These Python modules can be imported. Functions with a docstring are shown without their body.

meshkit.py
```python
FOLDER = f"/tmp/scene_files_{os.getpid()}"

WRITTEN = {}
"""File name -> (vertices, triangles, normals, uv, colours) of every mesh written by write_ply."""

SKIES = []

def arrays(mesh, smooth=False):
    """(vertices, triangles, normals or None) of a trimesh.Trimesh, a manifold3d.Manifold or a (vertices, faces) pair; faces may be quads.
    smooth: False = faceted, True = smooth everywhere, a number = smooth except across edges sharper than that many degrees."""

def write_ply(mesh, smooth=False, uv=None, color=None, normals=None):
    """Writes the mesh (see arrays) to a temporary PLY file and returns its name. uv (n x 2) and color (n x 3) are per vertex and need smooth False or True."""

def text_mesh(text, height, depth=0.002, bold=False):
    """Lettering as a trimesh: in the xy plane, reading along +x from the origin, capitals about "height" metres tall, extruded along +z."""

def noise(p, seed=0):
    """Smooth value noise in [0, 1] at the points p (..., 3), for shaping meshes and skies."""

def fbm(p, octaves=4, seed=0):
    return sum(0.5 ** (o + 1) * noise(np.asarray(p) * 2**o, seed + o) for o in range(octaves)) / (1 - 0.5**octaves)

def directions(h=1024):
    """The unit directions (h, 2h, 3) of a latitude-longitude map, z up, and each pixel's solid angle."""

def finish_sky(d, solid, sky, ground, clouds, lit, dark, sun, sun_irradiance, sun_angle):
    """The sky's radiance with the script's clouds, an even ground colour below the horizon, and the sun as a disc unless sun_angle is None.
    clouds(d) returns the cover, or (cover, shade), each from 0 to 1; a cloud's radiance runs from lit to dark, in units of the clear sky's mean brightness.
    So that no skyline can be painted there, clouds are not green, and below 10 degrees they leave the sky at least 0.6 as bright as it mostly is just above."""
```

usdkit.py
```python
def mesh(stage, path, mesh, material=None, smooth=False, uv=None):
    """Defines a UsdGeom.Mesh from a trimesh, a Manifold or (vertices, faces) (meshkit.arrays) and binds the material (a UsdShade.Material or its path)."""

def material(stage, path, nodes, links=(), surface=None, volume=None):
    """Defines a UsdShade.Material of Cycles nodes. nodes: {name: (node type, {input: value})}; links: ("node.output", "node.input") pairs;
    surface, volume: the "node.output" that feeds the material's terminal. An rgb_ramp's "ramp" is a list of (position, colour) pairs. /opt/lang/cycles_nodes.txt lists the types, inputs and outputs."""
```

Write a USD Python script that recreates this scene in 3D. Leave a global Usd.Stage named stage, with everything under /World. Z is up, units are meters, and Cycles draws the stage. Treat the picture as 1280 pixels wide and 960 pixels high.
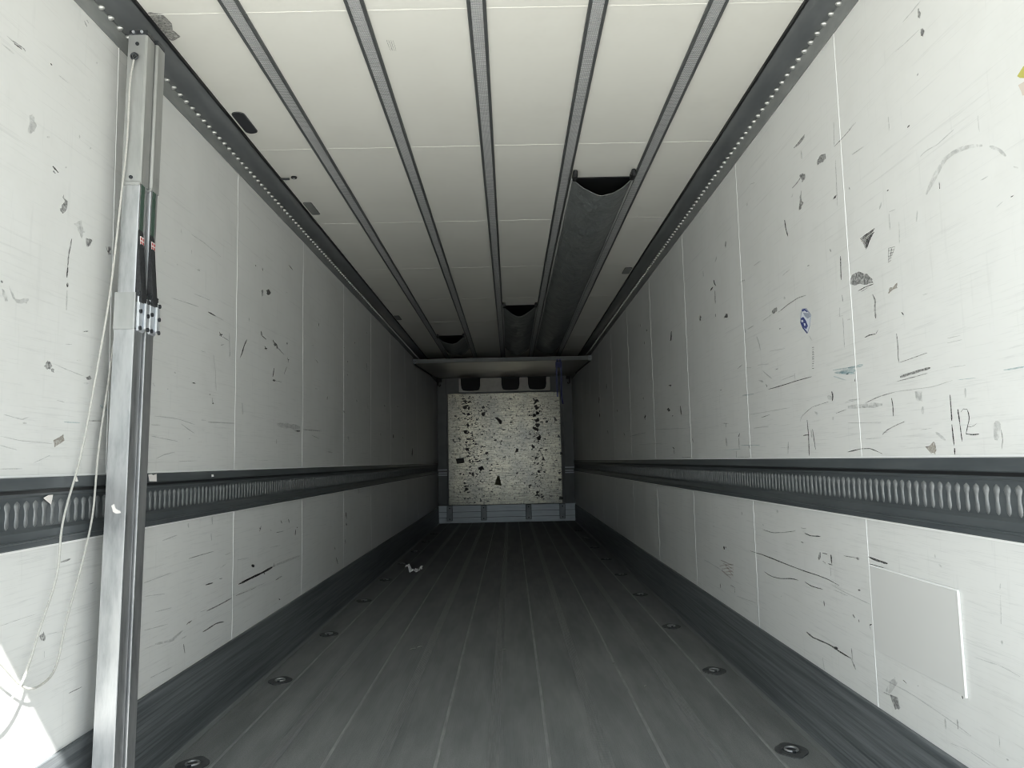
import math, random
import numpy as np, trimesh, usdkit, meshkit
from shapely.geometry import Polygon
from pxr import Usd, UsdGeom, UsdLux, UsdShade, Gf, Sdf

stage = Usd.Stage.CreateInMemory()
UsdGeom.SetStageUpAxis(stage, 'Z'); UsdGeom.SetStageMetersPerUnit(stage, 1.0)
UsdGeom.Xform.Define(stage, '/World'); UsdGeom.Scope.Define(stage, '/World/Looks')
random.seed(11); RNG = np.random.RandomState(11)

# ---------------------------------------------------------------- camera
FPX, PITCH, YAW, ROLL = 957.5, .0996, -.0038, -.0219
CAM = np.array([.0856, 0, 1.0956])
cp, sp, cy, sy, cr, sr = math.cos(PITCH), math.sin(PITCH), math.cos(YAW), math.sin(YAW), math.cos(ROLL), math.sin(ROLL)
fw = np.array([-sy*cp, cy*cp, sp]); r0 = np.array([cy, sy, 0.]); u0 = np.cross(r0, fw)
rt, up = cr*r0 + sr*u0, -sr*r0 + cr*u0
cam = UsdGeom.Camera.Define(stage, '/World/camera')
cam.AddTransformOp().Set(Gf.Matrix4d(*rt, 0, *up, 0, *(-fw), 0, *CAM, 1))
cam.CreateHorizontalApertureAttr(36.0); cam.CreateVerticalApertureAttr(27.0)
cam.CreateFocalLengthAttr(36.0*FPX/1280); cam.CreateFStopAttr(0.0)
cam.CreateClippingRangeAttr(Gf.Vec2f(.05, 1000))
EXPOSURE = 0.33
cam.CreateExposureAttr(EXPOSURE)

# ---------------------------------------------------------------- daylight: open sky and a sun behind the open rear doors
SKY, SUN = .66, 5.2
dome = UsdLux.DomeLight.Define(stage, '/World/sky'); dome.CreateIntensityAttr(SKY); dome.CreateColorAttr(Gf.Vec3f(.82, .925, 1.0))
sd = np.array([-.62, 1.0, -1.357]); sd /= np.linalg.norm(sd)          # direction the sunlight travels
sun = UsdLux.DistantLight.Define(stage, '/World/sun'); sun.CreateIntensityAttr(SUN); sun.CreateAngleAttr(.53); sun.CreateNormalizeAttr(True); sun.CreateColorAttr(Gf.Vec3f(1, .975, .94))
zx = -sd; xx = np.cross([0, 0, 1], zx); xx /= np.linalg.norm(xx); yx = np.cross(zx, xx)
sun.AddTransformOp().Set(Gf.Matrix4d(*xx, 0, *yx, 0, *zx, 0, 0, 0, 0, 1))
MARKS_R = """g1989,2305 1988,2304 1985,2304 1981,2302 1982,2296 1978,2290 1975,2284 1977,2282 1979,2275 1981,2273 1984,2275 1988,2280 1993,2279 1991,2280 1990,2287 1989,2291 1989,2297 1988,2299
g1982,2243 1981,2242 1972,2240 1972,2239 1970,2235 1965,2229 1966,2224 1969,2221 1972,2221 1973,2215 1977,2220 1984,2224 1983,2226 1985,2234 1982,2237
k2015,2127 2011,2128 2009,2131 2011,2132 2015,2131 2017,2128
k2085,2009 2078,2008 2072,2010 2074,2012 2082,2013 2087,2011
f1972,2319 1984,2319 1996,2319 2007,2318 2019,2317 2031,2316 2044,2317 2056,2316 2068,2315 2067,2314 2053,2313 2041,2313 2029,2314 2016,2313 2004,2314 1992,2315 1981,2316 1971,2318
f2119,2254 2101,2252 2083,2250 2066,2248 2050,2247 2034,2246 2019,2246 2003,2245 1988,2245 1989,2246 2005,2247 2020,2248 2036,2249 2052,2250 2068,2250 2084,2252 2102,2254 2120,2255
f1773,1899 1773,1891 1772,1883 1773,1874 1772,1866 1771,1857 1770,1857 1770,1865 1770,1873 1770,1882 1771,1890 1771,1899
f2185,2088 2186,2080 2186,2071 2186,2063 2186,2054 2185,2045 2184,2045 2183,2053 2182,2061 2183,2070 2182,2078 2183,2087
f2447,2162 2430,2160 2415,2161 2400,2161 2386,2162 2388,2164 2404,2165 2419,2164 2435,2164 2449,2163
f2033,1901 2013,1904 1991,1904 1968,1902 1946,1900 1926,1901 1907,1903 1889,1905 1871,1907 1872,1909 1891,1907 1910,1906 1929,1904 1948,1902 1970,1904 1993,1907 2016,1907 2034,1902
e2014,1788 1985,1802 1959,1816 1936,1832 1911,1844 1876,1845 1838,1839 1802,1831 1764,1818 1764,1823 1802,1840 1843,1852 1884,1857 1922,1855 1951,1843 1978,1830 2000,1812 2021,1793
e1740,1807 1731,1798 1720,1791 1710,1785 1704,1777 1696,1769 1687,1761 1683,1762 1688,1771 1694,1779 1704,1788 1715,1797 1725,1804 1738,1809
k1953,1801 1954,1795 1954,1789 1954,1783 1951,1782 1951,1788 1951,1794 1952,1801
k2223,1873 2216,1872 2213,1874 2215,1876 2221,1876 2224,1874
k1680,1663 1675,1663 1670,1664 1671,1665 1676,1665 1681,1665
f2069,1762 2073,1755 2074,1748 2077,1741 2077,1733 2074,1732 2070,1739 2069,1746 2066,1753 2066,1761
f1733,1658 1724,1659 1715,1661 1707,1664 1708,1664 1717,1663 1725,1661 1734,1658
f2220,1808 2201,1805 2183,1804 2184,1805 2203,1808 2220,1809
f1782,1741 1772,1739 1762,1739 1753,1740 1754,1741 1764,1742 1774,1742 1783,1742
e1663,1727 1656,1722 1648,1718 1647,1720 1654,1725 1662,1729
f2275,1835 2267,1839 2262,1844 2259,1851 2262,1852 2270,1848 2275,1843 2277,1836
f2430,2073 2411,2070 2393,2068 2376,2066 2359,2065 2343,2064 2344,2065 2361,2067 2378,2069 2396,2071 2414,2073 2431,2074
f2222,1804 2223,1795 2223,1785 2223,1774 2224,1765 2222,1754 2221,1754 2219,1763 2219,1773 2219,1783 2219,1793 2220,1804
f2169,1762 2171,1754 2171,1744 2173,1735 2174,1726 2175,1717 2176,1708 2175,1699 2174,1698 2172,1707 2171,1716 2170,1725 2169,1734 2169,1744 2167,1752 2167,1762
k2413,1782 2395,1782 2378,1782 2361,1783 2345,1784 2328,1784 2313,1786 2315,1788 2332,1788 2348,1787 2364,1787 2381,1787 2398,1785 2414,1784
k2408,1777 2389,1777 2371,1778 2353,1779 2336,1780 2320,1783 2321,1784 2340,1784 2357,1783 2375,1782 2393,1781 2410,1779
k2404,1771 2386,1772 2368,1773 2350,1773 2333,1774 2318,1776 2319,1778 2337,1778 2354,1777 2371,1776 2388,1775 2406,1773
k2400,1766 2383,1766 2368,1768 2353,1769 2338,1770 2324,1773 2326,1774 2342,1774 2356,1772 2371,1771 2387,1770 2401,1767
k2395,1760 2377,1761 2361,1764 2345,1766 2330,1769 2332,1771 2349,1770 2366,1768 2382,1765 2397,1762
k2391,1755 2376,1757 2362,1759 2349,1762 2337,1766 2339,1767 2353,1765 2367,1763 2380,1760 2393,1757
k2387,1749 2371,1753 2357,1757 2343,1762 2345,1764 2361,1760 2376,1756 2389,1751
k2382,1744 2370,1748 2360,1753 2350,1758 2352,1760 2364,1756 2375,1751 2385,1746
k2378,1739 2369,1743 2362,1749 2356,1755 2359,1756 2367,1752 2375,1746 2381,1740
g2239,1703 2225,1700 2212,1698 2199,1696 2199,1697 2213,1700 2226,1702 2240,1704
g2240,1695 2222,1692 2205,1690 2205,1691 2223,1694 2241,1696
g2242,1687 2226,1684 2211,1683 2211,1684 2227,1687 2242,1688
g2243,1678 2229,1677 2216,1676 2217,1677 2230,1679 2243,1680
g2244,1670 2233,1670 2222,1670 2223,1671 2234,1671 2244,1671
g2245,1662 2236,1662 2228,1663 2229,1664 2238,1664 2246,1663
g2238,1705 2240,1696 2241,1687 2243,1678 2244,1670 2244,1660 2242,1660 2240,1669 2239,1677 2238,1686 2236,1695 2236,1704
g2220,1700 2225,1692 2228,1685 2232,1677 2234,1668 2233,1668 2228,1675 2224,1683 2221,1691 2218,1699
g2202,1695 2211,1689 2218,1683 2225,1676 2223,1676 2215,1682 2208,1688 2201,1695
g2506,1666 2500,1674 2493,1680 2488,1683 2471,1683 2460,1684 2438,1682 2419,1674 2401,1665 2383,1661 2374,1653 2366,1646 2354,1639 2348,1633 2354,1632 2347,1624 2360,1625 2377,1628 2388,1627 2404,1630 2418,1634 2430,1639 2450,1643 2459,1642 2474,1644 2486,1648 2490,1651 2503,1654 2507,1660 2509,1664
k2452,1621 2429,1620 2408,1621 2387,1621 2365,1619 2345,1619 2345,1620 2367,1622 2388,1623 2411,1624 2432,1623 2453,1622
g2433,1614 2415,1614 2397,1615 2380,1616 2381,1617 2399,1617 2416,1616 2434,1615
g2359,1589 2354,1578 2348,1568 2349,1560 2352,1551 2354,1541 2353,1531 2354,1521 2349,1511 2346,1510 2342,1520 2344,1530 2344,1539 2342,1548 2339,1558 2338,1568 2346,1578 2355,1589
k2429,1463 2410,1463 2393,1464 2375,1463 2357,1462 2357,1464 2376,1466 2395,1468 2413,1467 2430,1464
g2357,1460 2346,1466 2337,1472 2338,1473 2349,1467 2358,1461
n2261,1572 2255,1575 2254,1581 2248,1586 2238,1584 2230,1583 2223,1584 2217,1587 2210,1589 2204,1590 2203,1584 2207,1578 2203,1574 2213,1575 2220,1575 2233,1575 2239,1573 2247,1572 2255,1569 2256,1570 2261,1571
k2192,1500 2189,1494 2182,1489 2180,1490 2183,1495 2190,1500
g2229,1443 2230,1432 2229,1421 2228,1410 2229,1399 2230,1388 2231,1377 2229,1366 2225,1355 2223,1355 2225,1366 2226,1377 2224,1387 2222,1398 2223,1409 2223,1420 2223,1432 2226,1443
g2220,1356 2200,1356 2180,1357 2161,1358 2143,1359 2124,1360 2107,1361 2089,1362 2072,1363 2072,1364 2089,1364 2107,1363 2125,1362 2144,1361 2162,1360 2181,1359 2201,1358 2220,1357
f2072,1524 2060,1523 2048,1523 2048,1524 2060,1525 2073,1525
f1973,1375 1959,1374 1947,1374 1934,1374 1921,1373 1909,1374 1909,1375 1922,1375 1934,1375 1947,1376 1960,1376 1973,1376
f1974,1388 1959,1386 1945,1386 1930,1386 1916,1385 1916,1386 1931,1387 1945,1388 1960,1388 1974,1388
g2225,1312 2202,1311 2181,1313 2160,1314 2139,1314 2119,1316 2100,1317 2080,1317 2062,1320 2063,1323 2083,1325 2102,1323 2122,1323 2143,1323 2163,1321 2184,1320 2206,1319 2227,1316
g2243,1302 2221,1303 2199,1303 2178,1304 2157,1304 2137,1305 2117,1306 2097,1307 2078,1308 2078,1309 2098,1309 2117,1308 2137,1307 2158,1307 2179,1306 2200,1305 2222,1305 2244,1303
c2564,1379 2541,1376 2518,1375 2495,1375 2472,1373 2453,1377 2454,1381 2477,1384 2498,1382 2520,1383 2542,1384 2565,1384
c2630,1372 2604,1367 2578,1365 2553,1364 2528,1362 2504,1365 2505,1369 2530,1376 2554,1377 2580,1379 2605,1380 2631,1378
c1756,1278 1746,1277 1735,1276 1725,1276 1715,1276 1705,1276 1695,1276 1685,1277 1685,1279 1695,1280 1705,1280 1715,1280 1725,1280 1736,1280 1746,1280 1757,1280
c1940,1275 1927,1274 1915,1274 1902,1273 1890,1273 1877,1272 1865,1273 1865,1273 1877,1274 1890,1274 1902,1275 1915,1275 1927,1276 1940,1275
g2452,1255 2427,1258 2403,1261 2379,1264 2356,1267 2332,1268 2309,1270 2286,1271 2264,1273 2264,1274 2287,1273 2310,1272 2333,1271 2357,1269 2381,1267 2405,1263 2428,1260 2453,1256
f2264,1273 2221,1272 2180,1270 2140,1270 2102,1269 2065,1268 2030,1270 1997,1273 1964,1276 1965,1277 1997,1275 2031,1272 2066,1270 2102,1271 2141,1272 2180,1273 2221,1274 2264,1274
f1972,1310 1958,1310 1944,1309 1930,1308 1917,1308 1903,1308 1903,1309 1917,1309 1930,1310 1944,1311 1958,1311 1972,1311
k2286,1257 2285,1248 2283,1239 2282,1230 2283,1221 2284,1212 2282,1203 2280,1202 2278,1211 2277,1221 2277,1230 2278,1239 2280,1248 2283,1257
e2152,1265 2139,1264 2128,1264 2113,1261 2115,1253 2116,1243 2113,1233 2124,1236 2135,1236 2145,1239 2149,1248 2148,1257
e2117,1220 2123,1213 2124,1206 2121,1199 2115,1199 2110,1205 2109,1212 2113,1219
g2357,1149 2341,1155 2325,1161 2308,1165 2290,1169 2273,1173 2255,1176 2237,1179 2220,1182 2221,1184 2239,1181 2257,1179 2274,1175 2293,1172 2310,1168 2328,1164 2344,1157 2358,1150
f2353,1157 2338,1155 2323,1154 2322,1155 2337,1158 2352,1159
k2606,1099 2572,1101 2539,1105 2507,1108 2476,1108 2445,1108 2418,1102 2391,1097 2365,1091 2364,1092 2389,1098 2415,1105 2444,1110 2475,1110 2508,1110 2540,1107 2573,1105 2607,1100
n2121,1110 2116,1109 2103,1110 2092,1112 2087,1115 2078,1121 2071,1121 2068,1114 2067,1108 2063,1101 2063,1098 2070,1093 2069,1087 2074,1089 2082,1092 2091,1090 2103,1098 2109,1103
k2120,1108 2110,1107 2099,1107 2099,1108 2109,1109 2120,1109
k2072,1121 2070,1112 2067,1103 2065,1103 2067,1112 2071,1121
e2062,1146 2054,1138 2043,1133 2033,1127 2019,1123 2015,1125 2022,1133 2034,1138 2044,1144 2058,1148
h1981,1241 1982,1232 1982,1224 1983,1215 1982,1207 1983,1198 1983,1190 1984,1181 1982,1173 1980,1173 1978,1181 1978,1190 1978,1198 1978,1206 1978,1215 1978,1223 1978,1232 1979,1240
h1983,1164 1984,1156 1984,1149 1983,1141 1984,1133 1983,1126 1982,1118 1981,1110 1979,1111 1978,1118 1978,1126 1978,1133 1979,1141 1979,1149 1980,1156 1981,1164
h1980,1103 1982,1095 1981,1086 1979,1087 1976,1095 1977,1103
h1952,1201 1953,1193 1951,1186 1951,1179 1949,1171 1948,1164 1946,1164 1945,1171 1945,1179 1947,1186 1947,1194 1949,1201
h1947,1164 1947,1156 1947,1149 1946,1141 1946,1134 1945,1126 1943,1119 1942,1119 1941,1127 1942,1134 1943,1142 1943,1149 1944,1156 1946,1164
h1938,1193 1926,1200 1911,1198 1908,1188 1906,1178 1909,1168 1914,1159 1920,1149 1923,1139 1922,1139 1916,1148 1912,1158 1906,1168 1903,1178 1904,1188 1910,1199 1926,1201 1939,1193
h1925,1137 1912,1135 1898,1133 1884,1133 1870,1134 1870,1136 1884,1136 1897,1136 1910,1137 1924,1139
h1914,1155 1900,1154 1888,1156 1877,1161 1878,1161 1888,1157 1900,1155 1914,1156
g1785,1143 1785,1135 1784,1128 1783,1120 1785,1113 1788,1105 1789,1097 1788,1097 1785,1105 1782,1112 1780,1120 1781,1128 1782,1136 1784,1143
e1801,1164 1810,1157 1813,1150 1813,1142 1813,1134 1814,1127 1811,1119 1801,1118 1794,1125 1792,1132 1788,1140 1784,1147 1783,1154 1789,1162
e1912,1252 1916,1244 1915,1236 1914,1228 1911,1228 1908,1236 1907,1244 1910,1252
f2581,1273 2557,1271 2534,1270 2511,1270 2489,1270 2489,1271 2512,1273 2534,1274 2557,1274 2581,1274
e2584,1247 2551,1243 2520,1242 2489,1241 2458,1239 2429,1238 2400,1235 2372,1237 2344,1239 2345,1245 2372,1249 2400,1253 2429,1252 2459,1253 2489,1253 2520,1255 2552,1256 2584,1254
f2592,1197 2561,1195 2530,1194 2501,1192 2471,1191 2443,1190 2415,1189 2388,1188 2361,1187 2361,1189 2388,1190 2415,1191 2443,1192 2471,1193 2500,1195 2530,1196 2561,1197 2592,1198
f2469,1140 2448,1139 2428,1139 2408,1139 2388,1139 2368,1139 2368,1140 2388,1140 2408,1141 2428,1141 2448,1141 2469,1141
f2142,1156 2126,1156 2110,1156 2094,1157 2078,1158 2078,1159 2094,1158 2110,1158 2126,1157 2142,1156
g2913,2297 2890,2295 2870,2296 2849,2296 2829,2296 2813,2299 2798,2303 2802,2306 2822,2306 2841,2305 2858,2303 2877,2302 2898,2302 2916,2300
g2888,2292 2867,2290 2847,2290 2829,2290 2814,2293 2800,2297 2802,2298 2819,2297 2835,2295 2853,2294 2871,2294 2890,2294
f2845,2259 2849,2250 2849,2239 2846,2227 2841,2225 2837,2235 2836,2245 2840,2257
g2702,2164 2692,2164 2687,2168 2678,2171 2665,2169 2646,2163 2630,2159 2629,2152 2630,2146 2628,2139 2637,2141 2651,2137 2666,2140 2684,2143 2691,2144 2703,2144 2706,2150 2704,2160
g2874,2173 2858,2172 2861,2172 2846,2168 2842,2168 2837,2162 2820,2157 2820,2150 2823,2141 2831,2137 2840,2138 2848,2136 2857,2139 2860,2142 2854,2145 2861,2153 2862,2158 2875,2169
g2849,2164 2866,2162 2882,2159 2900,2156 2917,2154 2937,2153 2956,2151 2953,2149 2932,2149 2911,2150 2892,2151 2877,2155 2861,2158 2845,2162
g2902,2043 2899,2056 2893,2065 2886,2078 2887,2091 2873,2099 2870,2112 2867,2099 2873,2087 2868,2071 2871,2068 2855,2059 2854,2056 2858,2052 2873,2050 2873,2041 2885,2040 2890,2040
k3059,2053 3059,2042 3056,2029 3053,2016 3047,2003 3043,1991 3033,1977 3028,1976 3030,1988 3039,2002 3045,2015 3046,2027 3048,2039 3053,2052
f2964,2115 2956,2119 2950,2125 2953,2127 2962,2122 2968,2117
g2592,1976 2572,1975 2560,1981 2565,1984 2585,1985 2596,1980
k2585,1978 2575,1977 2569,1978 2571,1981 2582,1983 2588,1981
f2555,2105 2557,2085 2559,2065 2559,2044 2560,2024 2561,2003 2562,1983 2562,1963 2563,1943 2560,1942 2558,1962 2557,1982 2556,2002 2555,2022 2554,2042 2553,2062 2553,2083 2553,2104
g2557,2152 2537,2152 2519,2152 2501,2153 2483,2154 2467,2155 2451,2157 2434,2157 2419,2160 2420,2161 2437,2160 2453,2159 2470,2158 2487,2157 2505,2156 2523,2156 2541,2155 2558,2153
f2551,2237 2553,2228 2554,2217 2555,2207 2556,2197 2557,2186 2558,2176 2559,2166 2558,2155 2556,2154 2553,2164 2553,2174 2552,2184 2550,2194 2550,2205 2549,2215 2548,2226 2548,2236
g2467,1976 2467,1971 2464,1965 2461,1965 2461,1969 2464,1975
f2428,2070 2410,2068 2394,2067 2378,2066 2379,2067 2396,2069 2413,2070 2429,2071
f3463,2353 3426,2343 3392,2336 3394,2338 3430,2348 3464,2355
f3522,2269 3512,2274 3511,2283 3517,2285 3528,2280 3529,2271
g2643,1815 2645,1810 2642,1804 2639,1803 2637,1808 2641,1815
k2852,1807 2843,1805 2834,1804 2835,1806 2845,1808 2853,1808
f3117,1834 3093,1835 3072,1836 3050,1837 3030,1839 3032,1840 3055,1840 3076,1839 3098,1838 3118,1835
f3472,1968 3434,1965 3399,1964 3366,1964 3368,1966 3405,1969 3440,1970 3475,1970
g3192,1694 3150,1696 3112,1699 3074,1702 3035,1704 2998,1705 2961,1706 2920,1702 2881,1700 2882,1701 2922,1706 2963,1709 3002,1709 3040,1707 3079,1706 3117,1702 3156,1699 3194,1695
g3268,1709 3264,1716 3245,1719 3235,1721 3219,1720 3216,1719 3204,1721 3200,1714 3201,1707 3202,1701 3216,1702 3234,1699 3246,1698 3251,1701 3259,1704
f3394,1693 3366,1694 3338,1696 3312,1697 3285,1699 3261,1702 3262,1703 3290,1702 3316,1700 3342,1699 3369,1697 3396,1694
k3188,1622 3179,1621 3173,1623 3175,1624 3184,1625 3190,1624
e3115,1744 3118,1739 3110,1733 3100,1731 3098,1737 3106,1743
g3990,1820 3977,1822 3972,1831 3963,1838 3958,1839 3949,1835 3925,1831 3921,1824 3924,1817 3933,1812 3945,1813 3974,1820
k2566,1767 2569,1758 2570,1748 2571,1737 2571,1727 2572,1717 2573,1707 2574,1697 2573,1686 2571,1686 2568,1695 2567,1706 2566,1716 2566,1726 2564,1736 2563,1746 2562,1756 2563,1767
f2578,1557 2580,1544 2580,1531 2579,1518 2580,1505 2580,1492 2581,1480 2581,1467 2580,1454 2578,1453 2576,1466 2576,1479 2576,1492 2575,1505 2575,1518 2574,1530 2574,1543 2575,1556
g2571,1634 2572,1626 2572,1619 2572,1612 2569,1611 2568,1618 2568,1626 2569,1633
f2610,1567 2592,1564 2575,1562 2576,1563 2593,1566 2610,1568
f2597,1595 2600,1586 2602,1576 2603,1566 2601,1566 2598,1575 2595,1585 2594,1595
f2544,1541 2532,1540 2520,1540 2521,1542 2533,1543 2545,1543
f2877,1543 2866,1531 2853,1520 2849,1520 2861,1532 2874,1543
k2855,1494 2846,1493 2836,1492 2836,1493 2846,1495 2855,1495
k2856,1486 2847,1485 2838,1484 2838,1485 2847,1486 2856,1487
k2858,1478 2848,1476 2839,1476 2839,1476 2848,1478 2858,1478
k2859,1469 2849,1468 2840,1467 2840,1468 2850,1470 2859,1470
k2860,1461 2851,1460 2841,1459 2841,1460 2851,1461 2860,1461
k2862,1452 2852,1451 2843,1451 2843,1452 2852,1453 2862,1453
k2858,1475 2848,1474 2839,1473 2839,1474 2849,1475 2858,1476
k2859,1467 2850,1466 2840,1465 2841,1466 2850,1467 2859,1468
k2861,1458 2851,1457 2842,1457 2842,1458 2851,1459 2861,1459
k2862,1450 2852,1449 2843,1448 2843,1449 2853,1451 2862,1451
k2863,1442 2854,1440 2844,1440 2844,1441 2854,1442 2863,1442
k2864,1433 2855,1432 2846,1432 2846,1432 2855,1434 2865,1434
k2866,1425 2856,1424 2847,1424 2847,1424 2856,1425 2866,1426
k2867,1416 2858,1415 2848,1415 2848,1416 2858,1417 2867,1417
f3319,1546 3281,1543 3243,1540 3207,1537 3172,1534 3137,1532 3137,1533 3172,1536 3208,1539 3244,1542 3281,1545 3319,1547
e3657,1711 3662,1698 3651,1683 3640,1681 3634,1694 3644,1709
f3612,1694 3579,1693 3547,1693 3518,1695 3520,1697 3554,1698 3585,1697 3615,1696
f3486,1640 3479,1626 3468,1612 3458,1598 3452,1584 3444,1570 3439,1570 3442,1583 3447,1597 3456,1611 3466,1625 3480,1640
g3901,2210 3909,2201 3912,2191 3908,2178 3898,2175 3890,2184 3889,2195 3893,2207
e3690,1939 3645,1932 3610,1933 3614,1937 3658,1944 3694,1943
k3362,1383 3292,1382 3224,1382 3161,1383 3099,1384 3040,1385 2983,1385 2928,1385 2875,1386 2876,1387 2929,1388 2985,1388 3042,1388 3101,1387 3163,1386 3227,1386 3293,1385 3363,1385
k3393,1409 3389,1402 3382,1395 3378,1396 3382,1402 3389,1409
f3045,1419 3046,1409 3048,1399 3046,1389 3044,1388 3041,1398 3041,1408 3042,1418
f3201,1407 3168,1407 3136,1408 3105,1409 3074,1409 3044,1410 3045,1412 3075,1412 3106,1411 3138,1410 3169,1409 3202,1408
k2708,1315 2706,1306 2703,1298 2706,1290 2708,1282 2702,1281 2697,1289 2693,1298 2694,1307 2702,1315
e2746,1300 2740,1290 2715,1285 2704,1288 2709,1299 2733,1304
g2963,1253 2936,1259 2909,1266 2883,1272 2853,1273 2823,1275 2794,1277 2765,1278 2737,1280 2738,1281 2766,1280 2795,1278 2824,1277 2854,1275 2885,1273 2912,1267 2939,1261 2965,1254
f3020,1222 3007,1232 2994,1243 2971,1249 2950,1257 2952,1258 2976,1252 3000,1244 3011,1233 3022,1222
c2683,1387 2660,1385 2638,1384 2616,1383 2595,1381 2573,1381 2553,1380 2532,1379 2512,1378 2512,1380 2533,1382 2553,1383 2574,1384 2595,1386 2617,1387 2639,1388 2661,1389 2684,1389
c2670,1376 2647,1371 2624,1368 2602,1364 2580,1361 2558,1360 2537,1357 2516,1356 2515,1360 2535,1365 2557,1367 2578,1371 2600,1374 2623,1376 2645,1379 2669,1380
k2580,1361 2570,1360 2561,1361 2562,1364 2573,1365 2582,1364
c2682,1366 2663,1360 2643,1355 2624,1350 2604,1346 2585,1342 2583,1343 2602,1348 2621,1353 2640,1358 2660,1363 2681,1367
g3483,1265 3441,1266 3402,1269 3364,1272 3365,1273 3404,1271 3444,1269 3484,1266
f3644,1288 3569,1287 3497,1287 3428,1286 3361,1286 3297,1285 3236,1285 3176,1285 3119,1285 3120,1286 3177,1288 3236,1287 3298,1288 3362,1288 3428,1289 3498,1289 3570,1290 3645,1290
f3599,1221 3554,1220 3511,1220 3469,1220 3429,1220 3389,1220 3389,1222 3429,1223 3470,1224 3512,1224 3555,1224 3599,1223
g2680,1235 2658,1237 2636,1239 2614,1241 2594,1244 2594,1244 2615,1243 2637,1241 2659,1239 2681,1236
e2714,1225 2711,1224 2704,1224 2701,1225 2700,1220 2702,1219 2703,1213 2710,1215 2708,1213 2713,1213 2714,1214 2712,1220
e2872,1255 2857,1252 2838,1248 2832,1245 2836,1243 2849,1241 2856,1242 2863,1247 2866,1250
f2605,1267 2585,1267 2566,1267 2547,1267 2528,1268 2510,1268 2510,1269 2529,1269 2547,1269 2566,1269 2586,1268 2605,1268
g2519,1340 2522,1336 2521,1332 2517,1331 2515,1335 2517,1340
k2948,1226 2947,1209 2947,1191 2945,1174 2946,1157 2947,1140 2949,1123 2950,1106 2949,1089 2946,1089 2941,1106 2939,1123 2939,1140 2938,1157 2938,1174 2939,1191 2941,1208 2944,1226
k2993,1167 2963,1167 2935,1169 2935,1171 2964,1171 2993,1169
k2899,1189 2898,1178 2896,1167 2894,1156 2892,1145 2889,1134 2886,1123 2882,1112 2880,1112 2882,1123 2884,1134 2886,1145 2888,1156 2891,1167 2893,1178 2897,1189
g2914,1186 2914,1176 2912,1165 2909,1155 2907,1155 2907,1165 2908,1176 2911,1186
g3160,1147 3166,1135 3168,1123 3171,1110 3172,1098 3169,1098 3165,1110 3161,1122 3157,1135 3157,1147
f3247,1125 3218,1123 3188,1123 3160,1122 3132,1121 3131,1122 3159,1123 3188,1124 3217,1125 3247,1126
c3746,1388 3700,1384 3656,1383 3613,1381 3572,1380 3572,1383 3615,1385 3658,1387 3702,1390 3746,1390
f3433,1474 3406,1461 3378,1448 3347,1437 3317,1426 3312,1427 3340,1439 3367,1451 3397,1463 3430,1475
g3804,1527 3774,1530 3746,1534 3719,1538 3721,1539 3750,1536 3778,1532 3806,1528
f3496,1507 3457,1503 3418,1500 3381,1496 3344,1493 3344,1495 3381,1499 3419,1502 3457,1506 3496,1508
g3261,1458 3243,1458 3226,1459 3227,1460 3245,1461 3262,1459
e3492,1437 3461,1426 3425,1421 3421,1424 3451,1433 3488,1439
e3674,1516 3631,1510 3589,1506 3588,1509 3630,1515 3673,1519
k3844,1188 3827,1196 3816,1206 3821,1207 3838,1198 3850,1189
g3843,1182 3846,1168 3847,1154 3846,1140 3845,1126 3841,1126 3838,1140 3835,1154 3835,1168 3837,1182
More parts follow.
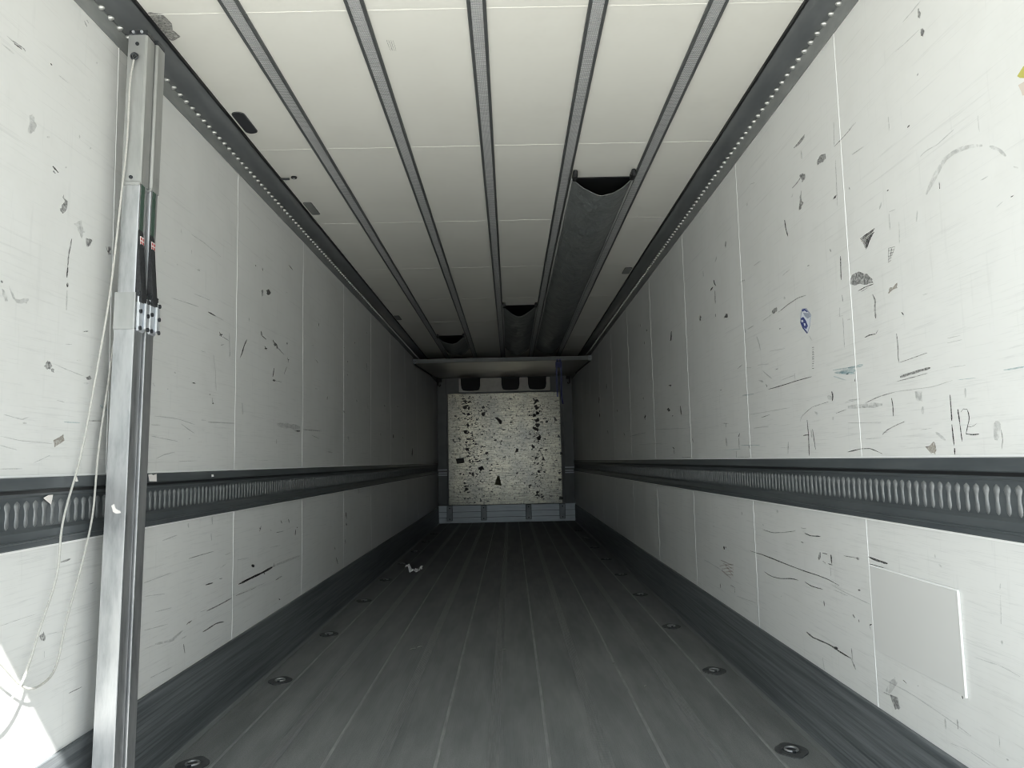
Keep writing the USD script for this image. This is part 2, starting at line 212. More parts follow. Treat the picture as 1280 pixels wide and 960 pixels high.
c3808,1146 3765,1144 3722,1143 3680,1142 3640,1141 3600,1141 3561,1139 3522,1139 3522,1141 3560,1143 3599,1143 3639,1145 3680,1146 3721,1147 3764,1147 3808,1148
c4125,1126 4069,1126 4015,1126 3962,1126 3910,1126 3860,1126 3811,1128 3811,1129 3860,1130 3911,1130 3962,1129 4015,1129 4069,1128 4125,1127
g4068,1195 4070,1180 4070,1164 4066,1149 4061,1149 4058,1164 4059,1180 4063,1195
g3900,1120 3901,1109 3901,1097 3899,1086 3895,1086 3893,1097 3893,1109 3895,1120
g3903,1087 3858,1086 3814,1086 3771,1086 3729,1086 3688,1086 3688,1087 3729,1088 3771,1088 3814,1088 3858,1088 3903,1088
k3687,1144 3685,1135 3675,1126 3669,1127 3671,1136 3681,1145
f4124,1270 4076,1266 4029,1265 4029,1268 4076,1271 4124,1272
k5342,1917 5338,1936 5323,1955 5314,1970 5312,1972 5262,1968 5280,1969 5298,1961 5294,1948 5287,1935 5308,1925 5304,1917 5335,1909 5356,1914 5360,1917
k4162,2066 4159,2053 4151,2040 4123,2024 4115,2024 4134,2038 4143,2050 4150,2063
k4231,2021 4195,2022 4176,2030 4185,2033 4220,2032 4240,2024
g4145,2002 4148,1988 4151,1974 4154,1960 4154,1945 4149,1930 4144,1929 4137,1942 4135,1956 4135,1971 4136,1986 4137,2001
g4154,1875 4164,1868 4163,1859 4155,1858 4146,1864 4148,1874
k4504,1905 4504,1910 4492,1920 4487,1928 4460,1915 4484,1909 4469,1898 4462,1900 4498,1898
e4077,2178 4106,2171 4120,2158 4106,2153 4078,2161 4065,2174
f3889,2207 3905,2198 3915,2187 3906,2184 3889,2192 3879,2203
f4375,2169 4381,2155 4376,2139 4366,2137 4361,2151 4367,2167
g6260,2151 6268,2143 6245,2132 6216,2129 6211,2136 6239,2148
g6370,2069 6389,2059 6377,2044 6360,2041 6342,2052 6356,2067
g6530,2247 6544,2236 6537,2221 6518,2218 6505,2229 6513,2244
g3999,1821 3994,1830 3961,1831 3956,1837 3947,1834 3930,1822 3928,1825 3926,1821 3923,1814 3931,1811 3968,1819 3962,1818
k5474,1606 5422,1599 5372,1598 5373,1601 5423,1607 5474,1609
k5409,1610 5412,1600 5404,1590 5396,1589 5392,1599 5400,1609
k5571,1439 5564,1440 5526,1448 5506,1450 5481,1443 5474,1435 5441,1431 5454,1425 5487,1423 5495,1418 5519,1426 5552,1437
k5122,1436 5126,1417 5124,1397 5113,1377 5099,1377 5096,1396 5101,1416 5112,1436
k5398,1383 5376,1380 5357,1382 5359,1385 5381,1387 5400,1385
k6496,1428 6450,1437 6430,1450 6451,1453 6497,1443 6517,1430
g6458,1458 6478,1435 6488,1412 6471,1411 6453,1434 6445,1457
g6534,1612 6544,1602 6530,1590 6509,1589 6502,1600 6519,1611
k5428,1165 5404,1157 5370,1151 5357,1153 5381,1161 5417,1167
g5388,1152 5388,1135 5376,1117 5364,1117 5366,1135 5379,1152
k4130,1448 4118,1448 4111,1450 4116,1452 4127,1452 4133,1449
g4067,1188 4069,1174 4070,1160 4067,1146 4062,1146 4058,1160 4059,1174 4061,1188
g4098,1266 4050,1264 4004,1263 4004,1264 4051,1266 4098,1267
g4053,1267 4061,1256 4064,1245 4059,1244 4050,1256 4047,1267
g8951,1968 8980,1941 8962,1910 8935,1907 8901,1933 8915,1964
k9759,1880 9789,1855 9791,1829 9779,1801 9739,1798 9713,1823 9700,1848 9715,1876
k9773,1672 9790,1649 9766,1624 9715,1622 9706,1645 9736,1670
g8163,1613 8162,1599 8121,1584 8103,1583 8103,1597 8142,1613
g9011,1427 9002,1404 8970,1381 8935,1381 8948,1403 8985,1426
g7731,1344 7699,1330 7650,1317 7634,1317 7663,1331 7709,1345
f7362,1301 7195,1300 7037,1300 6888,1302 6742,1302 6604,1303 6472,1304 6474,1307 6608,1307 6748,1307 6892,1306 7044,1306 7201,1305 7365,1303
g4821,1210 4822,1196 4809,1183 4801,1183 4800,1196 4812,1210
f6810,1211 6664,1209 6525,1208 6391,1205 6263,1205 6139,1203 6021,1201 5907,1200 5797,1200 5797,1202 5907,1204 6021,1206 6140,1207 6263,1208 6391,1210 6525,1211 6665,1213 6810,1214
f6075,1315 5909,1309 5751,1303 5602,1298 5460,1294 5325,1289 5197,1285 5074,1281 4957,1278 4957,1279 5074,1284 5196,1288 5325,1293 5460,1297 5602,1303 5751,1307 5909,1312 6075,1317
g5140,1092 5066,1091 4994,1090 4924,1090 4856,1091 4856,1092 4923,1094 4993,1094 5065,1094 5139,1094
k3748,637 3581,639 3431,638 3293,637 3165,637 3047,637 2935,640 2836,639 2747,633 2746,634 2832,642 2933,643 3044,641 3162,640 3289,641 3425,643 3577,643 3746,638
k3556,567 3508,561 3456,559 3399,562 3343,567 3287,575 3234,583 3184,588 3135,592 3134,593 3181,592 3232,587 3287,578 3342,570 3396,565 3452,562 3503,564 3552,568
k3069,596 3047,593 3023,591 2999,589 2971,591 2945,592 2919,594 2893,596 2892,597 2917,597 2942,595 2969,594 2995,593 3018,594 3042,596 3067,597
k3040,787 3016,784 2991,782 2964,783 2938,785 2912,786 2886,789 2886,791 2911,791 2937,788 2963,786 2988,786 3012,788 3037,789
g3545,756 3492,754 3439,753 3385,756 3332,762 3281,768 3232,774 3184,780 3138,787 3138,788 3184,783 3232,776 3281,770 3332,765 3385,759 3436,757 3488,758 3543,757
g3075,805 3049,805 3023,806 3022,807 3048,807 3074,806
k3084,750 3072,748 3058,748 3057,749 3068,751 3082,751
k4219,609 4226,599 4213,591 4199,594 4193,604 4205,611
k4185,612 4175,607 4163,602 4158,604 4168,609 4181,613
g2906,702 2893,713 2892,722 2891,732 2900,731 2909,721 2919,711 2916,702
k2878,731 2857,730 2833,731 2832,733 2854,733 2878,732
k2804,733 2806,722 2803,712 2800,703 2794,704 2793,714 2792,725 2796,734
k2833,698 2815,696 2795,697 2793,699 2812,700 2832,699
g2879,701 2870,697 2857,695 2853,697 2862,700 2875,703
f4664,479 4587,477 4510,477 4436,476 4368,474 4302,472 4239,469 4177,467 4116,465 4113,466 4172,469 4232,472 4297,474 4361,478 4431,479 4504,480 4579,482 4660,481
r4329,487 4269,497 4210,507 4154,516 4098,525 4045,535 4046,537 4100,529 4155,520 4212,510 4270,500 4330,489
r4299,524 4248,523 4198,523 4147,524 4098,524 4049,526 4045,528 4091,529 4140,528 4189,529 4241,528 4296,526
r4280,478 4219,487 4161,497 4104,507 4048,517 4049,518 4104,510 4162,501 4220,491 4281,480
r4251,514 4202,511 4151,510 4103,508 4052,508 4048,510 4093,513 4143,514 4193,516 4247,516
r4232,469 4186,475 4140,483 4095,491 4052,499 4052,500 4096,494 4140,487 4186,479 4233,470
r4204,504 4169,499 4130,496 4094,492 4056,489 4051,491 4085,496 4122,500 4158,504 4199,507
r4186,459 4141,466 4098,472 4055,481 4055,482 4098,477 4141,469 4186,461
r4158,495 4127,486 4095,478 4059,471 4054,473 4083,482 4117,490 4153,497
r4286,469 4242,464 4200,459 4154,456 4108,453 4102,456 4142,461 4183,466 4230,469 4278,473
g4125,417 4084,415 4039,416 4036,418 4075,420 4121,419
g4048,412 4050,400 4049,389 4043,391 4041,402 4042,413
g4330,393 4332,381 4324,370 4315,372 4313,384 4322,394
e3342,859 3348,852 3338,846 3326,848 3322,855 3333,860
k2892,555 2893,545 2891,537 2886,538 2885,547 2888,555
f3542,782 3543,777 3535,774 3529,775 3529,780 3537,783
e3864,814 3863,807 3855,802 3842,804 3843,810 3850,816
f3354,492 3354,490 3345,492 3341,494 3340,497 3347,495
f4018,378 3971,381 3924,384 3877,388 3832,391 3789,394 3745,397 3702,401 3701,402 3742,400 3785,397 3829,394 3874,391 3920,388 3967,384 4016,380
f2813,692 2814,683 2814,674 2814,665 2813,657 2810,657 2809,666 2809,675 2809,684 2810,693
f2792,611 2770,610 2747,610 2725,609 2703,608 2681,609 2679,610 2700,611 2722,612 2745,612 2767,613 2791,612
f4413,700 4413,696 4401,697 4391,700 4392,703 4405,702
k2506,762 2486,758 2466,756 2445,755 2423,756 2403,754 2381,756 2379,759 2398,761 2419,761 2439,762 2460,763 2481,764 2504,764
k2505,740 2486,740 2466,740 2447,740 2428,740 2409,741 2408,742 2426,742 2445,742 2464,742 2484,742 2504,741
g2595,747 2590,742 2577,743 2572,746 2577,751 2590,751
g2692,743 2667,743 2642,744 2617,746 2593,747 2592,749 2616,748 2640,747 2665,746 2691,744
k2598,642 2591,641 2581,643 2580,646 2587,647 2596,645
g2652,553 2648,548 2640,544 2634,546 2639,552 2648,555
k2610,545 2610,540 2605,537 2603,538 2603,542 2607,546
k2529,542 2520,545 2513,548 2515,550 2523,548 2531,544
f2533,541 2530,535 2522,529 2520,530 2523,537 2531,542
k2825,402 2811,402 2794,404 2788,410 2803,411 2820,408
k2844,402 2822,400 2799,399 2776,398 2754,398 2731,398 2708,399 2685,400 2683,401 2704,402 2726,403 2749,402 2772,402 2794,404 2817,404 2841,404
g2680,436 2681,426 2678,417 2677,407 2674,398 2671,399 2672,409 2673,418 2673,428 2677,437
f1836,783 1839,776 1839,769 1838,769 1835,776 1834,783
f1839,755 1840,747 1841,738 1842,730 1843,722 1844,713 1844,705 1846,697 1846,688 1844,689 1843,697 1842,705 1841,714 1840,722 1840,730 1839,739 1839,747 1838,755
e2114,817 2114,812 2111,808 2107,809 2107,814 2109,818
e2095,793 2090,788 2081,786 2078,787 2083,792 2091,795
f2809,625 2770,622 2731,619 2693,616 2655,615 2618,614 2582,612 2547,611 2512,611 2511,612 2544,614 2579,615 2615,616 2652,617 2690,619 2728,622 2767,624 2808,626
f2491,481 2477,477 2462,474 2460,475 2474,479 2489,482
f1848,650 1848,646 1846,644 1845,644 1845,648 1846,651
k1928,889 1929,885 1929,881 1929,881 1927,885 1927,889
k3083,402 3054,395 3020,393 2981,395 2944,397 2906,400 2871,401 2838,402 2803,405 2800,407 2832,407 2866,406 2901,405 2937,403 2975,401 3014,398 3044,402 3078,404
k2803,402 2775,400 2746,400 2719,399 2691,400 2689,401 2715,402 2743,403 2771,404 2801,403
g2690,403 2683,394 2675,386 2667,378 2656,371 2652,373 2658,382 2668,389 2678,397 2688,404
g2813,408 2819,401 2806,401 2798,404 2791,412 2803,412
f2936,342 2934,328 2931,314 2927,300 2922,302 2924,316 2928,330 2932,343
f2502,482 2471,481 2440,480 2409,480 2380,479 2351,479 2323,478 2296,478 2269,478 2268,479 2294,480 2321,481 2349,482 2377,482 2407,482 2437,483 2468,483 2501,483
f2469,394 2395,395 2325,397 2262,397 2205,393 2150,391 2099,387 2051,384 2005,380 2004,381 2049,386 2097,390 2148,393 2202,396 2260,399 2323,400 2392,398 2467,395
k2336,425 2327,423 2316,421 2315,422 2324,425 2334,427
e2450,363 2438,375 2424,389 2423,397 2409,406 2388,417 2387,422 2382,417 2380,414 2368,412 2372,404 2386,394 2393,385 2406,375 2410,370 2429,359 2436,361 2441,360
g2256,430 2251,432 2247,434 2248,435 2253,434 2256,431
k2033,470 2033,466 2030,463 2028,464 2028,468 2030,471
g2463,353 2441,354 2419,356 2418,357 2439,357 2462,355
f2123,385 2125,375 2124,366 2122,358 2119,359 2117,369 2117,378 2119,386
g2063,402 2064,394 2064,386 2063,378 2061,379 2059,387 2060,395 2061,403
f2104,328 2080,331 2055,335 2032,338 2011,338 1991,337 1971,337 1952,336 1933,336 1932,337 1950,338 1970,339 1989,339 2009,340 2030,340 2054,336 2078,333 2104,329
f1963,583 1939,584 1915,585 1892,586 1870,588 1849,587 1830,586 1811,584 1792,583 1791,584 1809,586 1828,588 1848,589 1869,589 1891,589 1914,587 1938,586 1962,584
f1889,421 1890,411 1890,402 1889,392 1888,393 1887,403 1886,412 1888,421
g2423,360 2405,361 2391,363 2375,364 2373,358 2371,343 2363,338 2374,329 2383,330 2396,322 2405,334 2416,346
f1852,649 1852,644 1848,640 1846,640 1846,646 1850,650
f1869,376 1865,374 1860,375 1858,377 1862,378 1868,377"""
MARKS_L = """k1967,2243 1977,2243 1988,2244 1999,2245 2000,2247 1990,2248 1980,2247 1968,2245
g1960,2247 1971,2248 1983,2249 1994,2250 2006,2251 2015,2248 2016,2250 2008,2254 1996,2253 1985,2252 1973,2251 1961,2249
f1918,2215 1930,2214 1942,2214 1955,2213 1969,2215 1970,2216 1958,2218 1945,2218 1932,2218 1919,2217
f1936,2248 1947,2246 1958,2245 1971,2245 1972,2247 1961,2248 1949,2249 1937,2249
k2128,2275 2131,2272 2136,2273 2138,2275 2135,2277 2130,2277
f2169,2261 2181,2260 2194,2260 2207,2261 2221,2261 2221,2262 2209,2263 2196,2263 2183,2263 2170,2262
e2040,2077 2047,2080 2054,2086 2058,2086 2066,2082 2065,2070 2074,2069 2077,2062 2071,2050 2068,2042 2062,2039 2054,2030 2050,2027 2050,2031 2046,2026 2039,2029 2039,2037 2043,2048 2045,2056 2047,2061 2043,2074
e2125,2050 2131,2050 2139,2054 2140,2058 2134,2058 2126,2054
f2286,2128 2285,2122 2289,2118 2292,2120 2293,2126 2289,2129
g2292,2504 2298,2498 2307,2494 2309,2495 2302,2502 2294,2506
g2305,2515 2309,2512 2316,2510 2317,2512 2313,2515 2307,2517
f2334,2267 2334,2264 2336,2262 2339,2264 2339,2267 2338,2269
e2348,2113 2347,2109 2353,2110 2357,2113 2358,2117 2352,2116
e2366,2405 2370,2404 2376,2408 2378,2412 2374,2413 2368,2410
k2157,1976 2166,1972 2176,1970 2187,1968 2189,1970 2180,1974 2171,1977 2160,1979
g2160,1963 2165,1961 2172,1960 2175,1963 2170,1966 2164,1967
f2221,1996 2226,1998 2228,2001 2226,2002 2221,2001 2219,1997
g2217,1913 2221,1904 2230,1902 2239,1901 2239,1892 2238,1882 2236,1874 2230,1866 2226,1862 2216,1854 2211,1858 2205,1858 2201,1865 2209,1869 2210,1879 2217,1885 2225,1896 2213,1903
e2274,1842 2288,1849 2299,1858 2318,1867 2318,1855 2326,1845 2329,1838 2325,1825 2326,1820 2321,1809 2314,1814 2308,1822 2302,1825 2296,1830 2288,1838
g2344,1819 2357,1819 2365,1822 2377,1823 2380,1819 2372,1808 2369,1802 2362,1796 2351,1792 2351,1789 2348,1796 2343,1806
g2266,1793 2261,1780 2257,1766 2254,1753 2252,1740 2250,1727 2249,1714 2250,1701 2253,1702 2256,1715 2257,1728 2258,1741 2261,1754 2265,1767 2268,1781 2269,1794
k2250,1701 2247,1690 2247,1680 2247,1669 2252,1670 2253,1681 2255,1692 2254,1702
k2250,1653 2248,1646 2252,1640 2257,1641 2259,1648 2256,1654
f2252,1631 2250,1618 2250,1606 2250,1594 2251,1582 2252,1570 2255,1571 2256,1583 2257,1595 2257,1607 2256,1619 2255,1631
g2461,1825 2466,1817 2473,1809 2476,1810 2470,1819 2464,1826
g2475,1801 2485,1803 2496,1808 2495,1809 2484,1806 2474,1802
g2473,1829 2476,1828 2481,1830 2491,1831 2494,1824 2487,1815 2492,1809 2494,1807 2482,1806 2480,1804 2474,1809 2475,1819
g1956,1589 1958,1586 1963,1585 1966,1587 1964,1591 1959,1592
e1962,1570 1971,1568 1974,1565 1979,1560 1985,1555 1985,1548 1989,1542 1981,1541 1978,1539 1976,1540 1974,1545 1971,1549 1965,1553 1964,1557 1963,1567
e1988,1585 1997,1575 2008,1567 2017,1555 2037,1557 2053,1564 2073,1567 2074,1563 2068,1557 2067,1552 2055,1552 2045,1547 2032,1545 2021,1545 2015,1551 2007,1553 1999,1565 1994,1574
e2326,1834 2326,1830 2332,1831 2336,1833 2337,1837 2332,1837
g2482,1627 2481,1621 2483,1616 2487,1617 2489,1623 2487,1628
g2154,1390 2163,1396 2163,1401 2171,1409 2175,1405 2176,1408 2183,1406 2184,1405 2192,1397 2193,1395 2187,1392 2187,1387 2184,1384 2178,1386 2171,1383 2164,1384 2162,1387 2155,1390
g2188,1385 2193,1389 2197,1389 2204,1387 2200,1381 2201,1381 2205,1378 2201,1378 2201,1378 2193,1378 2189,1379 2190,1380
g2361,1383 2369,1382 2378,1384 2389,1390 2394,1389 2401,1381 2406,1382 2393,1377 2390,1376 2385,1375 2377,1375 2371,1381
e2357,1362 2371,1360 2386,1363 2386,1366 2372,1368 2358,1365
f2199,1403 2217,1400 2236,1397 2254,1394 2274,1392 2294,1390 2314,1387 2335,1385 2356,1384 2357,1385 2336,1388 2316,1390 2295,1392 2275,1394 2256,1397 2237,1399 2218,1401 2199,1403
n2211,1182 2228,1188 2242,1193 2261,1201 2261,1193 2265,1189 2267,1183 2252,1176 2233,1169 2218,1162 2217,1167 2216,1176
g2348,1521 2362,1523 2376,1528 2376,1529 2361,1527 2348,1523
f2253,1468 2270,1469 2288,1472 2288,1473 2270,1472 2253,1469
e2317,1427 2329,1427 2340,1429 2340,1433 2328,1433 2317,1429
g2388,1247 2409,1247 2431,1248 2453,1249 2476,1250 2476,1252 2453,1252 2431,1251 2409,1250 2388,1249
c2263,1237 2284,1236 2304,1237 2325,1237 2347,1238 2347,1240 2325,1241 2304,1240 2284,1240 2263,1239
c2456,1299 2468,1293 2481,1289 2497,1286 2502,1289 2490,1295 2476,1300 2460,1303
f2222,1298 2240,1296 2260,1296 2260,1297 2241,1299 2222,1299
f2070,1224 2078,1223 2087,1224 2087,1226 2079,1228 2070,1227
f1990,1243 2005,1241 2020,1239 2035,1237 2051,1235 2067,1233 2083,1238 2098,1243 2098,1243 2082,1240 2067,1236 2052,1238 2036,1239 2021,1241 2006,1243 1991,1244
f1981,1187 2006,1183 2032,1180 2059,1177 2087,1176 2115,1175 2145,1174 2175,1173 2206,1172 2206,1173 2175,1175 2145,1176 2115,1177 2087,1178 2059,1179 2033,1182 2007,1185 1981,1187
f1983,1163 1996,1160 2009,1158 2022,1156 2036,1154 2050,1152 2051,1153 2037,1156 2023,1158 2010,1160 1997,1163 1983,1164
f1987,1102 2001,1101 2016,1102 2030,1101 2045,1101 2060,1101 2075,1102 2075,1103 2060,1104 2045,1104 2030,1104 2015,1104 2001,1104 1987,1103
f2125,1118 2140,1121 2155,1125 2170,1130 2185,1134 2200,1139 2199,1140 2183,1136 2168,1131 2153,1127 2138,1123 2124,1118
f2392,1416 2397,1416 2402,1417 2402,1418 2397,1418 2392,1418
g2269,829 2288,828 2307,829 2324,833 2322,835 2303,835 2285,833 2268,831
g2181,641 2190,644 2197,643 2201,650 2203,645 2209,635 2211,625 2205,621 2198,626 2194,625 2189,630 2186,634
f2206,595 2206,586 2207,576 2210,576 2210,585 2208,594
f2014,703 2033,702 2051,703 2070,703 2089,703 2109,703 2129,703 2150,703 2170,704 2170,704 2148,705 2128,705 2108,705 2088,705 2069,705 2050,704 2031,704 2014,704
g2335,442 2353,441 2370,441 2388,440 2405,441 2404,442 2385,443 2368,443 2350,444 2334,443
g2428,742 2441,742 2452,743 2452,744 2439,744 2428,743
f2444,719 2459,721 2473,724 2472,726 2457,723 2443,720
f2361,574 2379,573 2397,573 2416,572 2434,571 2453,571 2472,571 2471,572 2452,573 2433,574 2414,575 2396,575 2378,575 2361,575
f2216,637 2235,635 2254,633 2272,632 2272,633 2253,635 2234,637 2216,638
k3318,1773 3345,1771 3373,1770 3404,1771 3407,1774 3380,1776 3351,1777 3321,1776
f3405,1771 3435,1770 3466,1769 3499,1769 3501,1771 3470,1772 3438,1773 3407,1773
f2951,1758 2981,1759 3013,1762 3045,1764 3078,1766 3111,1768 3145,1770 3180,1772 3216,1775 3217,1777 3182,1776 3147,1774 3113,1772 3080,1769 3047,1767 3014,1764 2983,1762 2951,1759
f3162,1822 3191,1822 3220,1823 3250,1825 3282,1827 3312,1827 3345,1830 3346,1832 3316,1831 3284,1829 3254,1828 3223,1827 3193,1825 3164,1823
e3193,1930 3206,1929 3222,1932 3226,1937 3213,1939 3196,1935
k3452,1691 3472,1694 3490,1700 3488,1704 3468,1700 3450,1694
k3449,1708 3459,1698 3474,1689 3480,1691 3469,1701 3453,1709
g3488,1691 3515,1688 3543,1686 3574,1685 3576,1686 3548,1690 3520,1692 3490,1693
g3471,1649 3493,1653 3514,1659 3513,1660 3490,1656 3470,1651
k3813,1731 3790,1713 3774,1694 3759,1676 3746,1659 3738,1641 3744,1641 3760,1659 3773,1677 3785,1695 3806,1713 3820,1731
g4027,2029 4038,2032 4042,2037 4062,2040 4065,2030 4057,2019 4058,2008 4048,2004 4042,2001 4035,1996 4039,2003 4038,2017
k4114,2052 4125,2052 4144,2062 4158,2066 4185,2061 4184,2059 4196,2055 4188,2047 4180,2041 4159,2034 4140,2029 4118,2034 4125,2036 4130,2044 4115,2047
k3928,2142 3931,2138 3940,2139 3946,2141 3944,2145 3935,2145
g4043,2156 4042,2148 4049,2142 4058,2145 4058,2153 4049,2158
g4528,2297 4569,2291 4620,2290 4626,2293 4585,2299 4536,2301
f4476,2120 4492,2120 4511,2124 4514,2126 4498,2126 4479,2123
g4030,1810 4032,1797 4047,1786 4056,1788 4053,1802 4038,1812
k4056,1787 4086,1782 4121,1779 4125,1781 4094,1786 4060,1790
k4242,1799 4256,1791 4275,1786 4294,1787 4314,1782 4327,1772 4335,1764 4335,1765 4318,1757 4309,1756 4303,1772 4268,1765 4256,1773 4265,1782 4239,1788
g4332,1763 4365,1755 4403,1748 4442,1741 4449,1744 4413,1752 4377,1760 4338,1766
k4091,1723 4118,1726 4144,1733 4144,1735 4116,1732 4091,1726
k4093,1740 4107,1729 4130,1722 4134,1723 4120,1734 4097,1741
g4503,1823 4494,1815 4509,1811 4521,1813 4529,1821 4515,1825
f3570,1722 3569,1706 3570,1691 3573,1676 3575,1661 3578,1646 3579,1631 3585,1616 3589,1617 3591,1633 3589,1648 3587,1663 3586,1678 3585,1694 3582,1709 3577,1723
f3247,1591 3273,1591 3301,1592 3302,1594 3275,1594 3248,1592
f3841,1848 3840,1836 3847,1827 3851,1828 3853,1839 3847,1849
f2994,1902 2999,1901 3007,1903 3009,1905 3003,1905 2995,1904
f3025,2057 3028,2048 3033,2039 3036,2040 3033,2050 3028,2058
f2886,1927 2888,1926 2892,1926 2894,1928 2891,1928 2887,1928
f3132,2002 3131,1993 3134,1985 3137,1986 3137,1995 3134,2003
f3122,2066 3160,2065 3201,2066 3242,2066 3283,2066 3323,2063 3365,2062 3408,2060 3452,2058 3454,2060 3411,2062 3369,2065 3328,2067 3287,2069 3247,2071 3205,2069 3164,2069 3124,2067
k3167,1445 3182,1444 3198,1445 3199,1447 3184,1449 3168,1448
k3348,1413 3352,1412 3357,1411 3361,1412 3358,1415 3352,1415
k3382,1374 3391,1373 3400,1376 3400,1379 3391,1380 3382,1377
g3383,1400 3383,1388 3388,1377 3391,1377 3390,1389 3385,1400
k4262,1641 4251,1623 4242,1606 4239,1589 4247,1590 4260,1607 4265,1624 4269,1641
k4241,1568 4262,1565 4289,1568 4295,1575 4273,1577 4246,1574
g4292,1571 4347,1573 4405,1575 4406,1577 4349,1576 4293,1573
g4506,1678 4484,1661 4467,1645 4453,1629 4459,1629 4480,1645 4498,1662 4512,1678
g4518,1735 4529,1720 4546,1707 4552,1708 4541,1723 4524,1736
g3749,1655 3734,1642 3726,1628 3730,1628 3745,1642 3754,1655
g3584,1634 3579,1621 3580,1608 3584,1609 3589,1622 3589,1635
e3268,1295 3289,1294 3311,1296 3311,1299 3290,1300 3268,1298
f2808,1254 2833,1254 2858,1255 2883,1257 2883,1258 2858,1258 2833,1257 2808,1256
f2838,1288 2880,1288 2922,1287 2966,1288 3012,1288 3057,1286 3102,1281 3150,1277 3200,1273 3200,1274 3152,1280 3105,1284 3058,1288 3012,1290 2967,1291 2923,1291 2880,1290 2838,1289
f3069,1269 3093,1262 3118,1255 3143,1248 3171,1242 3201,1237 3202,1238 3176,1245 3149,1251 3123,1258 3097,1264 3071,1271
f3341,1290 3378,1289 3416,1291 3455,1292 3495,1294 3536,1295 3577,1296 3620,1297 3664,1300 3664,1303 3621,1303 3578,1302 3536,1300 3495,1299 3455,1298 3416,1297 3378,1296 3341,1293
f2810,1213 2837,1211 2864,1210 2891,1208 2919,1206 2947,1204 2976,1202 3006,1201 3036,1199 3037,1201 3007,1203 2977,1205 2948,1207 2920,1208 2892,1210 2864,1212 2837,1214 2811,1214
f2858,1131 2883,1136 2907,1142 2932,1146 2959,1149 2987,1153 3015,1157 3014,1158 2985,1156 2957,1152 2930,1149 2904,1144 2879,1138 2857,1132
f3053,1121 3082,1121 3111,1121 3141,1121 3172,1122 3203,1123 3234,1124 3234,1124 3202,1124 3171,1124 3141,1124 3111,1123 3081,1123 3053,1122
f4021,1125 4071,1125 4122,1125 4175,1125 4175,1127 4122,1127 4071,1127 4021,1126
g4312,1243 4316,1230 4325,1217 4329,1217 4325,1231 4316,1243
e4334,1319 4392,1313 4455,1312 4519,1312 4588,1319 4654,1313 4727,1319 4802,1326 4807,1337 4736,1342 4667,1347 4596,1340 4532,1346 4466,1343 4403,1341 4339,1334
g4729,1303 4765,1300 4804,1305 4806,1310 4769,1313 4731,1309
f3386,1594 3391,1574 3398,1555 3405,1536 3411,1516 3414,1496 3417,1476 3418,1456 3424,1436 3427,1437 3427,1457 3422,1477 3420,1497 3417,1517 3411,1537 3404,1556 3398,1576 3389,1595
f2815,1410 2822,1403 2832,1397 2833,1398 2826,1405 2817,1411
f2936,1399 2938,1397 2943,1397 2945,1398 2943,1400 2939,1401
f2991,1469 2998,1466 3010,1467 3012,1469 3006,1472 2995,1472
g3146,1214 3149,1213 3154,1212 3156,1213 3152,1215 3148,1215
f3757,1407 3755,1392 3758,1378 3759,1363 3768,1349 3777,1350 3780,1365 3775,1379 3772,1394 3765,1408
g4544,2302 4574,2294 4611,2288 4616,2290 4585,2299 4549,2304
f5453,2367 5450,2351 5454,2335 5463,2337 5466,2354 5463,2370
k5257,2075 5256,2064 5265,2054 5274,2056 5275,2068 5267,2077
g7030,2309 7027,2302 7058,2302 7078,2307 7084,2315 7056,2315
g6488,2135 6483,2126 6495,2120 6510,2122 6517,2132 6506,2138
f6196,2162 6192,2148 6203,2137 6216,2140 6223,2154 6213,2165
g6060,2024 6067,2022 6081,2023 6091,2027 6082,2029 6067,2027
f5064,1891 5096,1894 5129,1899 5129,1902 5097,1899 5064,1893
k5516,1586 5504,1572 5507,1558 5515,1559 5529,1573 5528,1587
k6054,1517 6073,1517 6074,1517 6096,1519 6087,1516 6091,1512 6100,1505 6092,1503 6078,1504 6059,1503 6075,1506 6030,1514
g7037,2021 7034,1995 7033,1970 7050,1947 7074,1950 7084,1976 7075,2000 7065,2025
g6197,1934 6189,1925 6210,1920 6228,1923 6234,1932 6212,1937
g6182,1824 6197,1818 6220,1813 6236,1817 6221,1823 6197,1828
k8017,1702 8018,1694 8054,1691 8083,1696 8079,1703 8040,1706
k8950,1763 8944,1753 8979,1747 9014,1751 9019,1761 8985,1766
g7085,1642 7083,1621 7099,1602 7114,1603 7118,1624 7104,1643
g6564,1646 6556,1635 6576,1626 6593,1627 6602,1639 6583,1648
g4691,1303 4746,1303 4802,1307 4802,1311 4746,1310 4691,1306
g4874,1320 4937,1319 5003,1320 5070,1321 5139,1322 5210,1323 5284,1325 5359,1327 5360,1329 5285,1330 5212,1329 5141,1328 5072,1327 5005,1326 4939,1325 4875,1322
g5088,1291 5151,1284 5218,1278 5289,1272 5292,1274 5226,1282 5159,1288 5091,1293
k8599,1415 8593,1394 8618,1374 8650,1375 8658,1396 8635,1417
g6218,1324 6212,1306 6228,1289 6245,1290 6251,1308 6236,1325
k10294,1289 10258,1252 10229,1216 10245,1180 10283,1180 10331,1217 10332,1253 10327,1289
g5507,1186 5592,1184 5680,1184 5681,1187 5594,1189 5507,1188
g7774,1400 7770,1387 7792,1375 7811,1376 7819,1389 7801,1401
g9381,1411 9380,1403 9402,1396 9435,1398 9436,1406 9414,1413
f6744,1189 6877,1187 7017,1186 7162,1185 7163,1188 7019,1190 6880,1191 6746,1192
g5177,1809 5207,1799 5244,1792 5253,1794 5222,1804 5184,1811
k4534,1723 4542,1721 4554,1724 4557,1727 4548,1729 4536,1726
e5162,1609 5192,1606 5230,1607 5238,1612 5208,1616 5171,1614
k3345,594 3386,590 3426,590 3424,593 3382,597 3343,597
